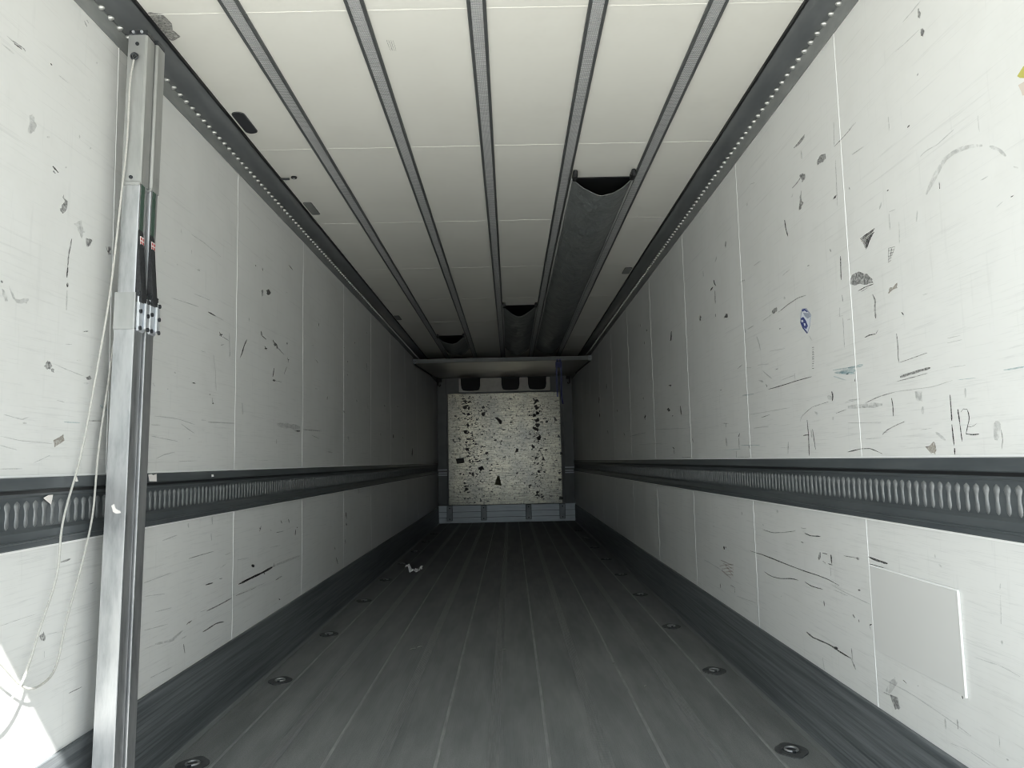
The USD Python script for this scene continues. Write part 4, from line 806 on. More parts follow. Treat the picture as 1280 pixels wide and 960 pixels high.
# ---- kick plates
for side, s in (('left', -1), ('right', 1)):
    B = thing('baseboard_'+side, 'dark ridged metal kick plate along the foot of the %s wall' % side, 'kick plate', kind='structure')
    pts = [(0, 0), (.012, 0)]
    z = .006
    while z < KICK-.012:
        pts += [(.012, z), (.0125, z+.002), (.0125, z+.010), (.012, z+.012)]; z += .0155
    pts += [(.012, KICK-.003), (.009, KICK), (0, KICK)]
    obj('plate', prism([(s*(HW-d), zz) for d, zz in pts], Y0, Y1-.02), 'kick_metal', B)
    obj('floor_bead', prism([(s*(HW-d), zz) for d, zz in [(.012, 0), (.012, .014), (.016, .008), (.026, .0035), (.027, 0)]], Y0, Y1-.02), 'bead_grey', B)

# ---- ceiling
C = thing('ceiling', 'cream white ceiling panels between five long perforated rails', 'ceiling', kind='structure')
obj('outer_skin', box(-HW-.07, HW+.07, Y0, Y1+.1, H+.03, H+.12), 'outer_skin', C, smooth=False)
for i in range(len(SEAMS)-1):
    obj('panel', cbox(-HW-.01, HW+.01, SEAMS[i]+.001, SEAMS[i+1]-.001, H, H+.035, .0008), 'ceiling_white', C, smooth=False)
for y in SEAMS[1:-1]:
    obj('seam_bead', box(-HW+.09, HW-.09, y-.0020, y+.0020, H-.0010, H+.002), 'ceiling_bead', C, smooth=False)
ms = []
for row in MARKS_C.split('\n'):
    ring = [tuple(float(v)/1000 for v in q.split(',')) for q in row[1:].split()]
    v, f = trimesh.creation.triangulate_polygon(Polygon(ring).buffer(0), engine='earcut'); ms.append(trimesh.Trimesh(np.c_[v, np.full(len(v), H-.0008)], f, process=False))
obj('scuff_marks', ms, 'mark_g', C, smooth=False, kind='stuff')
v, f = trimesh.creation.triangulate_polygon(Polygon([(-1.12, 2.50), (-1.09, 2.51), (-1.085, 2.56), (-1.10, 2.60), (-1.09, 2.64), (-1.12, 2.66), (-1.13, 2.58)]).buffer(.01), engine='earcut')
obj('smudge', trimesh.Trimesh(np.c_[v, np.full(len(v), H-.0009)], f, process=False), 'mark_g', C, smooth=False, label='dark greasy smudge above the load bars')

ORD = ['leftmost', 'second from left', 'middle', 'second from right', 'rightmost']
for i, x in enumerate(RAILX):
    t = thing('ceiling_rail', '%s of the five perforated grey rails running along the ceiling' % ORD[i], 'ceiling rail', group='perforated rails along the ceiling')
    for s in (-1, 1):
        obj('side_flange', prism([(x+s*.0205, H), (x+s*.0205, H-.008), (x+s*.0225, H-.010), (x+s*.031, H-.010), (x+s*.0335, H-.007), (x+s*.0335, H)], Y0, Y1-.02), 'rail_edge', t)
    ny = int((Y1-.02-Y0)/.010); yy = Y0+np.arange(ny+1)*.010; V = []; Fc = []
    for k, yk in enumerate(yy):
        for u in (-.0204, .0204): V += [(x+u, yk, H-.0058), (x+u, yk+.0022, H-.0082), (x+u, yk+.0074, H-.0082)]
    for k in range(ny):
        a_ = k*6
        for p_, q_, r_, s_ in ((0, 1, 4, 3), (1, 2, 5, 4), (2, 6, 9, 5)): Fc += [(a_+p_, a_+s_, a_+r_), (a_+p_, a_+r_, a_+q_)]
    strip_m = trimesh.Trimesh(np.array(V), Fc, process=False)
    if (strip_m.face_normals[:, 2] > 0).mean() > .5: strip_m.invert()
    obj('perforated_strip', [strip_m, box(x-.0204, x+.0204, Y0, Y1-.02, H-.0050, H)], 'perforated_strip', t, smooth=False)

# ---- cove rails in the two upper corners
for side, s in (('left', -1), ('right', 1)):
    t = thing('cove_rail', 'dark metal cove rail with shiny studs in the upper %s corner' % side, 'cove rail', group='cove rails along the upper corners')
    q = lambda L: [(s*(HW-d), z) for d, z in L]
    zb = 2.5356
    obj('lower_flange', prism(q([(0, zb), (.004, zb-.001), (.012, zb+.030), (.0155, zb+.050), (.012, zb+.058), (0, zb+.058)]), Y0, Y1-.02), 'cove_lower', t)
    arc = [(-.002, 2.654), (-.002, zb+.058), (.008, zb+.060)] + [(.010+.077*(1-math.cos(a)), (zb+.062)+.050*math.sin(a)) for a in np.linspace(0., math.pi/2, 9)] + [(.088, 2.654)]
    obj('cove_face', prism(q(arc), Y0, Y1-.02), 'cove_dark', t)
    obj('gasket', prism(q([(.086, 2.654), (.086, 2.646), (.090, 2.643), (.0965, 2.645), (.0985, 2.654)]), Y0, Y1-.02), 'gasket_black', t)
    def stud(y):
        m = trimesh.creation.icosphere(2, 1.0); m.apply_scale([.0165, .0105, .0080]); m.apply_translation([s*(HW-.0145), y, zb+.0505]); return m
    ys = [2.412-.0595*k for k in range(int((2.412-Y0)/.0595), -1, -1)] + [2.412+.0595*k for k in range(1, 190)]
    ys = [y for y in ys if y < Y1-.1]; near = [y for y in ys if 1.9 < y < 5.6]
    for y in near: obj('stud', stud(y), 'stud_steel', t)
    obj('far_studs', [stud(y) for y in ys if y not in near], 'stud_steel', t, kind='stuff')

# ---- mid-height load rails with pressed ribs
for side, s in (('left', -1), ('right', 1)):
    t = thing('wall_rail', 'slate grey ribbed load rail along the middle of the %s wall' % side, 'wall rail', group='ribbed load rails along the side walls')
    q = lambda L: [(s*(HW-d), z) for d, z in L]
    a, b = RAIL0, RAIL1
    prof = [(-.015, a), (.011, a), (.0130, a+.003), (.0130, a+.015), (.0165, a+.0175), (.0165, a+.0205), (.012, a+.0225), (.009, a+.043), (.002, a+.048), (-.004, a+.052), (-.004, b-.062), (-.002, b-.054), (.004, b-.050), (.009, b-.034), (.0125, b-.031), (.0115, b-.003), (.009, b), (-.015, b)]
    obj('channel', prism(q(prof), Y0, Y1-.05), 'rail_slate', t, smooth=20)
    obj('groove_strip', prism(q([(.002, b-.0440), (.0076, b-.0440), (.0106, b-.0350), (.002, b-.0350)]), Y0, Y1-.05), 'gasket_black', t)
    # dog-bone rib
    zz = np.linspace(a+.053, b-.063, 12)
    tt = np.linspace(0, 1, 12)
    hw = np.interp(tt, [0, .06, .22, .45, .62, .80, .94, 1], [.002, .0075, .0095, .0065, .0065, .0125, .0105, .002])
    dp = np.interp(tt, [0, .1, .3, .6, .8, .95, 1], [.001, .005, .006, .0055, .008, .006, .001])
    def rib(y):
        V, Fc = [], []
        prof = [(-1, 0), (-.7, .62), (0, 1), (.7, .62), (1, 0)]
        for k in range(12):
            for u, w in prof: V.append((s*(HW+.005-dp[k]*w), y+u*hw[k], zz[k]))
        for k in range(11):
            for j in range(4):
                A, B_, C_, D = k*5+j, k*5+j+1, (k+1)*5+j+1, (k+1)*5+j
                tri = [(A, B_, C_), (A, C_, D)]
                Fc += tri if s < 0 else [f[::-1] for f in tri]
        return trimesh.Trimesh(V, Fc, process=False)
    y_first = 1.747
    ys = [y_first + .04*k for k in range(-30, 305) if Y0+.05 < y_first+.04*k < Y1-.12]
    near = [y for y in ys if 1.65 < y < 4.0]
    for y in near: obj('rib', rib(y), 'rib_steel', t, smooth=60)
    obj('far_ribs', [rib(y) for y in ys if y not in near], 'rib_steel', t, smooth=60, kind='stuff')

# ---- front bulkhead
WF = thing('wall_front', 'grey front bulkhead wall framing the scuffed board', 'wall', kind='structure')
yb = Y1
obj('back_panel', box(-HW-.05, HW+.05, yb, yb+.06, -.02, H+.02), 'panel_grey', WF, smooth=False)
for s in (-1, 1):
    x0, x1 = sorted((s*1.228, s*1.06))
    obj('pillar', cbox(x0, x1, yb-.025, yb+.01, .31, H-.03, .004), 'panel_grey', WF, smooth=False)
    for z in (.862, .90, .955): obj('pillar_strip', cbox(x0, x1, yb-.031, yb-.024, z-.011, z+.009, .002), 'sill_alu', WF, smooth=False)
obj('sill', prism([(-1, 0)], 0, 1) if False else cbox(-HW, HW, yb-.04, yb+.01, .004, .315, .006), 'sill_alu', WF, smooth=False)
for z in (.10, .20): obj('sill_groove', box(-HW+.01, HW-.01, yb-.0415, yb-.04, z-.004, z+.004), 'panel_grey', WF, smooth=False)
obj('upper_board', cbox(-.83, .83, yb-.03, yb+.005, 2.352, 2.60, .004), 'upper_board', WF, smooth=False)
UPP = ['far left', 'second from left', 'second from right', 'far right']
for i, x in enumerate((-1.022, -.416, .386, .990)):
    t = thing('sill_post', 'short grey bumper post on the bulkhead sill, %s of four' % UPP[i], 'bumper post', group='short posts on the bulkhead sill')
    obj('post', cbox(x-.052, x+.052, yb-.085, yb-.04, .045, .314, .008), 'post_alu', t, smooth=False)
    for z in (.08, .27): obj('bolt', cyl(.012, .008, '-y', (x, yb-.085, z), 8), 'bolt_dark', t)
t = thing('bulkhead_board', 'large worn pale board full of dark chips on the front bulkhead', 'board')
bx0, bx1, bz0, bz1, bf = -1.035, 1.0, .320, 2.322, yb-.05
obj('board', cbox(bx0, bx1, bf, yb-.026, bz0, bz1, .004), 'bulkhead_board', t, smooth=False)
rb = np.random.RandomState(4); chips = []
def chip(x, z, r, e=1.0):
    n = 7; a = np.sort(rb.uniform(0, 2*math.pi, n)); rr = r*rb.uniform(.55, 1.15, n)
    pg = Polygon([(x+e*c*math.cos(q), z+c*math.sin(q)) for q, c in zip(a, rr)]).buffer(0)
    out = []
    for g in getattr(pg, 'geoms', [pg]):
        if g.geom_type == 'Polygon' and g.area > 1e-7:
            m = trimesh.creation.extrude_polygon(g, .0012, engine='earcut'); v = m.vertices
            m.vertices = np.stack([v[:, 0], bf-.0012+v[:, 2], v[:, 1]], 1); m.invert() if m.volume < 0 else None; out.append(m)
    return out
bp = lambda u, v: (bx0+(bx1-bx0)*(u-275)/(760-275), bz1-(bz1-bz0)*(v-312)/(790-312))      # board-relative spots
for u, v, r in [(352, 345, 14), (368, 350, 12), (349, 372, 16), (368, 377, 13), (345, 400, 14), (361, 399, 12), (369, 401, 12), (430, 373, 13), (429, 401, 15), (362, 425, 8), (361, 449, 11), (350, 476, 13), (356, 482, 12), (362, 508, 14),
                (645, 345, 13), (660, 352, 14), (655, 374, 15), (663, 380, 16), (660, 404, 16), (648, 411, 12), (660, 434, 18), (663, 457, 18), (645, 467, 13), (655, 474, 14), (665, 512, 18), (667, 516, 12), (641, 545, 14), (740, 430, 16), (752, 448, 12), (702, 440, 13), (750, 505, 12),
                (569, 561, 18), (357, 552, 14), (362, 583, 12), (415, 636, 18), (380, 660, 12), (367, 655, 10), (395, 597, 10), (579, 640, 14), (567, 658, 13), (680, 600, 13), (648, 596, 11), (752, 662, 14), (752, 690, 14), (655, 742, 14), (655, 757, 14), (675, 762, 12), (754, 770, 14), (414, 770, 13), (345, 710, 12), (350, 725, 14), (298, 512, 10), (325, 508, 9), (420, 490, 9), (465, 503, 7), (505, 520, 7), (756, 580, 12), (662, 655, 12), (440, 570, 10), (520, 600, 7), (600, 700, 8), (540, 380, 7), (705, 380, 7)]:
    x, z = bp(u, v); chips += chip(x, z, r*.0028, 1.1)
for _ in range(420):
    u = rb.choice([rb.uniform(285, 755), rb.normal(365, 22), rb.normal(660, 18), rb.normal(410, 40)]); v = rb.uniform(325, 780)
    if 280 < u < 755: x, z = bp(u, v); chips += chip(x, z, rb.uniform(.006, .020), rb.uniform(.9, 2.2))
obj('chips', chips, 'chip_dark', t, smooth=False, kind='stuff')
def flat_on_board(name, pts, matn, label):
    m = trimesh.creation.extrude_polygon(Polygon([bp(*p) for p in pts]), .0016, engine='earcut'); v = m.vertices; m.vertices = np.stack([v[:, 0], bf-.0017+v[:, 2], v[:, 1]], 1)
    if m.volume < 0: m.invert()
    obj(name, m, matn, t, smooth=False, label=label)
flat_on_board('scar', [(475, 418), (488, 417), (500, 426), (509, 434), (504, 449), (497, 446), (488, 430)], 'chip_dark', 'dark curved gouge')
flat_on_board('scar', [(484, 668), (492, 670), (501, 711), (470, 706)], 'chip_olive', 'dark olive tapered gouge')
flat_on_board('scar', [(306, 592), (340, 588), (344, 610), (312, 614)], 'chip_dark', 'dark square patch')

# evaporator air sleeves hanging below the air guide panel
SL = ['left', 'middle', 'right']
for i, (x0, x1) in enumerate([(-.785, -.44), (-.052, .272), (.43, .757)]):
    t = thing('air_sleeve', 'black fabric air sleeve hanging over the pale strip above the board, %s of three' % SL[i], 'air sleeve', group='black air sleeves above the board')
    w = x1-x0; V = [(0, 2.64), (0, 2.47), (.012, 2.41), (.03, 2.385), (.07, 2.374), (w/2, 2.370), (w-.07, 2.374), (w-.03, 2.384), (w-.012, 2.41), (w, 2.47), (w, 2.64)]
    m = trimesh.creation.extrude_polygon(Polygon(V), .10, engine='earcut'); v = m.vertices; m.vertices = np.stack([x0+v[:, 0], yb-.14+v[:, 2], v[:, 1]], 1)
    if m.volume < 0: m.invert()
    obj('sleeve', m, 'web_black', t)
    obj('hem', [box(x0-.006, x1+.006, yb-.147, yb-.032, 2.585, 2.60)], 'rubber_black', t, smooth=False)
# corner hooks
for s, nm, x in ((-1, 'left', -1.175), (1, 'right', 1.163)):
    t = thing('corner_hook', 'black hook at the upper %s corner of the bulkhead' % nm, 'hook', group='black hooks in the bulkhead corners')
    obj('bracket', cbox(x-.04, x+.04, yb-.11, yb-.026, 2.545, 2.60, .006), 'rubber_black', t, smooth=False)
    obj('hook', tube([(x+.02*s, yb-.09, 2.55), (x+.02*s, yb-.09, 2.48), (x, yb-.09, 2.46), (x-.02*s, yb-.09, 2.49)], .014, 8), 'rubber_black', t)
# air guide panel under the ceiling at the front
t = thing('air_guide_panel', 'wide pale air guide panel hung under the ceiling before the bulkhead', 'air guide panel')
yf, zf, zr = 10.45, 2.450, 2.600
m = trimesh.creation.extrude_polygon(Polygon([(yf, zf+.058), (yf, zf+.004), (yf+.006, zf), (yb-.16, zr), (yb-.16, zr+.02), (yf+.05, zf+.022), (yf+.05, zf+.058)]), 2*(HW-.012), engine='earcut')
v = m.vertices; m.vertices = np.stack([v[:, 2]-(HW-.012), v[:, 0], v[:, 1]], 1)
if m.volume < 0: m.invert()
obj('panel', m, 'shelf_white', t, smooth=False)
obj('front_lip', cbox(-HW+.012, HW-.012, yf-.008, yf+.001, zf+.004, zf+.056, .002), 'panel_grey', t, smooth=False)
for s in (-1, 1):
    x0, x1 = sorted((s*(HW-.003), s*(HW-.05)))
    obj('end_cap', cbox(x0, x1, yf-.012, yf+.02, zf-.004, zf+.062, .004), 'post_alu', t, smooth=False)
    a = [(s*(HW-.02), yf+.03, zf-.006), (s*(HW-.02), yb-1.1, zr-.056)]
    obj('edge_seal', tube(a, .012, 8), 'rubber_black', t)
    for k in range(2): obj('rivet', cyl(.006, .004, '-y', (s*(HW-.018-.02*k), yf-.012, zf+.03), 8), 'bolt_dark', t)
# blue strap hanging from the lip
t = thing('tie_strap', 'dark blue tie strap hanging over the front lip of the air guide panel', 'strap')
sx = .772
for k, (dx, ln_) in enumerate(((-.028, .50), (.030, .60))):
    pts = spline([(sx+dx*.6, yf-.020, zf+.02), (sx+dx, yf-.022, zf-.08), (sx+dx-.004, yf-.020, zf-.08-ln_*.5), (sx+dx+.012*k, yf-.02, zf-ln_)], 14)
    w = .011; V = []; 
    for p in pts: V += [p+[-w, -.002, 0], p+[w, -.002, 0], p+[w, .002, 0], p+[-w, .002, 0]]
    Fc = []
    for i in range(len(pts)-1):
        for j in range(4): A, B_ = i*4+j, i*4+(j+1) % 4; Fc += [(A, A+4, B_+4), (A, B_+4, B_)]
    n_ = len(V); Fc += [(0, 1, 2), (0, 2, 3), (n_-4, n_-2, n_-3), (n_-4, n_-1, n_-2)]
    m = trimesh.Trimesh(np.array(V), Fc, process=False); m.invert() if m.volume < 0 else None
    obj('webbing', m, 'strap_blue', t, smooth=False)
obj('buckle', cbox(sx-.045, sx+.045, yf-.030, yf-.010, zf-.10, zf-.02, .004), 'strap_blue', t, smooth=False)

# ---- fabric air ducts under the ceiling
def duct(xa, xb, ya, sag, label, seed):
    t = thing('air_duct', label, 'air duct')
    n, k = 17, 60
    ys = np.r_[ya + np.linspace(0, .6, 16), np.linspace(ya+.7, 10.41, k)]
    U = np.linspace(-1, 1, n); V = []
    xc, hw_ = (xa+xb)/2, (xb-xa)/2
    for y in ys:
        e = math.exp(-(y-ya)/.25)
        for u in U:
            z0 = H-.014 - (sag*(1-.16*abs(u)**1.2*0))*(1-abs(u)**(2.0-.15*e)) 
            p = np.array([xc+u*hw_, y, 0]); 
            w = (meshkit.fbm(np.array([[p[0]*5+seed, y*2.2+u*1.5, seed]]), 3)[0]-.5)*.036*(1-u*u)
            w += .011*math.sin(y*11+u*4+seed)*(1-u*u)*math.exp(-abs(((y*1.0) % 1.4)-.5)*3)
            V.append((xc+u*hw_, y, z0+w))
    V = np.array(V); top = V + [0, 0, .003]; N = len(V); Fc = []
    R_ = len(ys)
    for i in range(R_-1):
        for j in range(n-1):
            A, B_, C_, D = i*n+j, i*n+j+1, (i+1)*n+j+1, (i+1)*n+j
            Fc += [(A, D, C_), (A, C_, B_), (A+N, C_+N, D+N), (A+N, B_+N, C_+N)]
    for j in range(n-1): Fc += [(j, j+1, j+1+N), (j, j+1+N, j+N)]
    obj('sheet', trimesh.Trimesh(np.vstack([V, top]), Fc, process=False), 'duct_cloth', t, smooth=50)
    for x in (xa, xb): obj('hem_rod', tube([(x, ya, H-.018), (x, 10.41, H-.018)], .006, 8), 'duct_hem', t)
    obj('top_liner', box(xa+.004, xb-.004, ya+.02, 10.41, H-.006, H-.001), 'rubber_black', t, smooth=False)
    for x, s in ((xa+.012, 1), (xb-.012, -1)):
        obj('end_clip', cbox(x-.012, x+.012, ya-.10, ya-.015, H-.040, H-.002, .006), 'rubber_black', t, smooth=False)
duct(.457, .797, 4.10, .100, 'large grey sagging fabric air duct between the two right ceiling rails', 1.)
duct(.040, .382, 7.58, .100, 'shorter grey sagging air duct right of the middle ceiling rail', 4.)
duct(-.790, -.449, 9.35, .100, 'far dark air duct between the two left ceiling rails', 7.)

# ---- small ceiling fittings
def plate(name, pts, th, matn, label, cat, r=.012, group=None):
    t = thing(name, label, cat, group=group)
    pg = Polygon(pts).buffer(-r).buffer(r, 6)
    m = trimesh.creation.extrude_polygon(pg, th, engine='earcut'); m.apply_translation([0, 0, H-th]); obj('cover', m, matn, t)
    rim = pg.buffer(.003).difference(pg.buffer(-.002)); m = trimesh.creation.extrude_polygon(rim, th*.7, engine='earcut'); m.apply_translation([0, 0, H-th*.7]); obj('rim', m, 'rail_edge', t)
plate('vent_plate', [(-1.118, 3.255), (-1.066, 3.245), (-1.066, 3.455), (-1.118, 3.468)], .006, 'vent_dark', 'black rounded slot plate on the ceiling beside the left cove rail', 'vent plate', .022)
plate('cover_plate', [(-1.120, 4.44), (-1.073, 4.44), (-1.073, 4.66), (-1.120, 4.66)], .005, 'plate_grey', 'nearer grey cover plate on the ceiling beside the left cove rail', 'cover plate')
plate('cover_plate', [(1.062, 6.17), (1.118, 6.17), (1.118, 6.37), (1.062, 6.37)], .005, 'plate_grey', 'grey cover plate on the ceiling beside the right cove rail', 'cover plate')
plate('cover_plate', [(-1.122, 8.03), (-1.072, 8.03), (-1.072, 8.26), (-1.122, 8.26)], .005, 'plate_grey', 'far dim cover plate on the ceiling beside the left cove rail', 'cover plate')
t = thing('ceiling_clip', 'small black screw clip on the ceiling beside the left cove rail', 'clip')
obj('stem', tube([(-1.128, 4.03, H-.01), (-1.10, 4.03, H-.012), (-1.083, 4.03, H-.011)], .006, 8), 'bolt_dark', t)
m = cyl(.016, .008, '-z', (-1.058, 4.03, H), 16, .002); obj('washer', m, 'rubber_black', t)
obj('screw', cyl(.006, .005, '-z', (-1.058, 4.03, H-.008), 8), 'stud_steel', t)

# ---- lashing cups let into the floor edges
CUPS_Y = [2.965, 4.05, 5.105, 6.30, 7.385, 8.515, 9.65, 10.8, 11.95]
def cup(name, x, y, label):
    t = thing(name, label, 'lashing ring', (x, y, 0), group='round lashing cups along the floor edges')
    n = 28; a = np.arange(n)/n*2*math.pi
    rad = .058 + .018*np.maximum(0, np.cos(2*a))**4
    fl = Polygon(np.c_[rad*np.sin(a), rad*np.cos(a)]).buffer(.002)
    m = trimesh.creation.extrude_polygon(fl.difference(Polygon(np.c_[.036*np.cos(a), .036*np.sin(a)])), .004, engine='earcut'); obj('flange', m, 'cup_grey', t)
    obj('bowl', trimesh.creation.revolve([(.0, .0012), (.022, .0015), (.034, .0030), (.037, .0045), (.037, .0005), (.0, .0005)], sections=24), 'cup_grey', t)
    obj('ring', trimesh.creation.torus(.023, .0042, 24, 8).apply_translation([0, 0, .0065]), 'cup_ring', t)
    obj('pin', cbox(-.006, .006, -.034, -.014, .002, .010, .001), 'bolt_dark', t, smooth=False)
    return t
CN = ['nearest', 'second', 'third', 'fourth', 'fifth', 'sixth', 'seventh', 'eighth', 'ninth']
proto = None
for s, nm in ((-1, 'left'), (1, 'right')):
    for i, y in enumerate(CUPS_Y):
        x = -1.117 if s < 0 else 1.105
        lab = '%s round lashing cup from the doors along the %s floor edge' % (CN[i], nm)
        if proto is None: proto = cup('lashing_cup', x, y, lab)
        else:
            r = thing('lashing_cup', lab, 'lashing ring', (x, y, 0), group='round lashing cups along the floor edges')
            r.GetReferences().AddInternalReference(proto.GetPath()); r.SetInstanceable(True)

# ---- two telescopic load bars leaning upright against the left cove rail
LEAN = math.atan2(.03843, .99926)
def load_bar(x, y, label, hook):
    c, s = math.cos(LEAN), math.sin(LEAN)
    M4 = Gf.Matrix4d(1, 0, 0, 0, 0, c, -s, 0, 0, s, c, 0, x, y, 0, 1)          # local z leans towards +y
    t = thing('load_bar', label, 'load bar', group='telescopic load bars on the left wall', mat4=M4)
    def sec(w, d, z0, z1, name, matn, c_=.004, y0=0.):
        return obj(name, cbox(-w/2, w/2, y0, y0+d, z0, z1, c_), matn, t, smooth=False)
    # lower outer tube with a channel down its right side
    w, d = .064, .054
    pts = [(-w/2, 0), (w/2-.002, 0), (w/2, .002), (w/2, d), (-w/2, d)]
    def ext(P, z0, z1):
        m = trimesh.creation.extrude_polygon(Polygon(P), z1-z0, engine='earcut'); m.apply_translation([0, 0, z0]); return m
    obj('lower_tube', ext(pts, .004, 1.545), 'aluminium', t)
    w2 = .056
    pts2 = [(-w2/2, .003), (-w2/2+.006, .0015), (w2/2-.006, .0015), (w2/2, .003), (w2/2, .012), (w2/2-.006, .013), (w2/2-.006, .037), (w2/2, .038), (w2/2, .050), (-w2/2, .050)]
    obj('inner_tube', ext(pts2, 1.50, 2.06), 'aluminium', t)
    obj('side_web', cbox(w2/2-.006, w2/2+.0005, .0135, .0365, 1.86, 2.03, .001), 'web_green', t, smooth=False, label='green webbing in the side channel')
    obj('collar', ext([(-.034, -.0025), (.030, -.0025), (.032, -.001), (.032, .055), (-.034, .055)], 1.540, 1.660), 'aluminium_dull', t)
    obj('top_sleeve', ext([(-.031, -.002), (.025, -.002), (.031, .004), (.031, .052), (-.031, .052)], 2.026, 2.548), 'aluminium_dull', t)
    obj('sleeve_foot', cbox(-.030, .030, -.004, .004, 2.020, 2.032, .002), 'aluminium_dull', t, smooth=False)
    for z in (2.545-.03, 2.046): obj('bolt', cyl(.006, .004, '-y', (0, -.002, z), 10), 'bolt_dark', t)
    obj('end_bracket', cbox(-.030, .032, -.004, .050, 2.548, 2.566, .003), 'bolt_dark', t, smooth=False)
    for bx in (-.014, .014): obj('end_bolt', cyl(.005, .004, '-y', (bx, -.004, 2.557), 8), 'zinc_plate', t)
    # black pull strap, bulging off the right side
    zz = np.linspace(1.63, 1.872, 12); off = np.interp(zz, [1.63, 1.69, 1.80, 1.86, 1.872], [.026, .020, .010, .006, .003]); V = []
    for z, o in zip(zz, off):
        for dx, dy in ((0, .006), (o, .006), (o+.002, .012), (o+.002, .034), (o, .040), (0, .040)): V.append((w2/2-.004+dx, dy, z))
    Fc = []
    for i in range(11):
        for j in range(6): A, B_ = i*6+j, i*6+(j+1) % 6; Fc += [(A, B_, B_+6), (A, B_+6, A+6)]
    for j in range(1, 5): Fc += [(0, j+1, j), (66, 66+j, 66+j+1)]
    st = obj('pull_strap', trimesh.Trimesh(V, Fc, process=True), 'web_black', t)
    lx = w2/2-.004+.0085
    obj('strap_label', box(lx-.001, lx+.0018, .010, .036, 1.822, 1.850), 'label_white', st, smooth=False, label='white and red strap label')
    for (a_, b_, c1, d1) in ((.012, .020, 1.838, 1.846), (.012, .020, 1.826, 1.833), (.026, .034, 1.838, 1.846), (.026, .034, 1.826, 1.833)):
        obj('label_print', box(lx-.0005, lx+.0024, a_, b_, c1, d1), 'label_red', st, smooth=False)
    # latch plate with bolts
    lp = obj('latch_plate', cbox(.0325, .043, .004, .050, 1.535, 1.655, .004), 'zinc_plate', t, smooth=False)
    obj('latch_lever', cbox(.043, .052, .030, .056, 1.545, 1.640, .004), 'zinc_plate', t, smooth=False)
    for yy, z in ((.012, 1.640), (.012, 1.600), (.012, 1.545), (.044, 1.635), (.044, 1.590), (.044, 1.545)):
        obj('latch_bolt', cyl(.007, .005, 'x', (.043 if yy < .02 else .052, yy, z), 10), 'bolt_dark', t)
    for z in (1.655, 1.648): obj('strap_pin', tube([(.040, -.002, z+.006), (.040, .052, z+.006)], .006, 8), 'bolt_dark', t)
    if hook:
        obj('cord_eye', [trimesh.creation.torus(.011, .003, 18, 8).apply_transform(trimesh.transformations.rotation_matrix(math.pi/2, [1, 0, 0])).apply_translation([-.006, -.008, 2.468]), cyl(.005, .008, '-y', (-.006, -.002, 2.468), 8)], 'bolt_dark', t)
        m = Polygon([(-.012, .985), (-.004, .99), (.002, .975), (.016, .968), (.018, .962), (.004, .960), (-.006, .966)])
        m = trimesh.creation.extrude_polygon(m, .0006, engine='earcut'); v = m.vertices; m.vertices = np.stack([v[:, 0], -.0007+v[:, 2], v[:, 1]], 1)
        if m.volume < 0: m.invert()
        obj('torn_label', m, 'torn_paper', t, smooth=False, label='white torn sticker remnant')
    return t
load_bar(-1.136, 2.351, 'front aluminium load bar with cord eye leaning upright on the left wall', True)
load_bar(-1.129, 2.414, 'rear aluminium load bar close behind the bar with the cord eye', False)

# ---- white cord: from the eye on the bar down in a long loop
pts = [(-1.142, 2.436, 2.452), (-1.147, 2.428, 2.385), (-1.150, 2.425, 2.20), (-1.158, 2.418, 2.02), (-1.168, 2.412, 1.85), (-1.182, 2.395, 1.60), (-1.200, 2.373, 1.386), (-1.203, 2.328, 1.198), (-1.206, 2.297, 1.095), (-1.206, 2.226, .909), (-1.205, 2.219, .831),
       (-1.205, 2.138, .661), (-1.200, 2.073, .558), (-1.195, 2.030, .528), (-1.19, 1.979, .513), (-1.19, 1.90, .52), (-1.19, 1.875, .57), (-1.195, 1.905, .655), (-1.198, 1.974, .618), (-1.20, 2.007, .590), (-1.205, 2.067, .542), (-1.206, 2.111, .519), (-1.207, 2.164, .516), (-1.207, 2.213, .532),
       (-1.207, 2.241, .573), (-1.207, 2.260, .635), (-1.207, 2.307, .739), (-1.207, 2.356, .849), (-1.206, 2.392, .966), (-1.205, 2.401, 1.064), (-1.203, 2.418, 1.213), (-1.200, 2.446, 1.368), (-1.196, 2.47, 1.515), (-1.192, 2.495, 1.60), (-1.188, 2.54, 1.70)]
tag(obj('cord', tube(spline(pts, 260), .0032, 8), 'cord_white'), 'thin white cord looping down from the eye on the front load bar', 'cord')

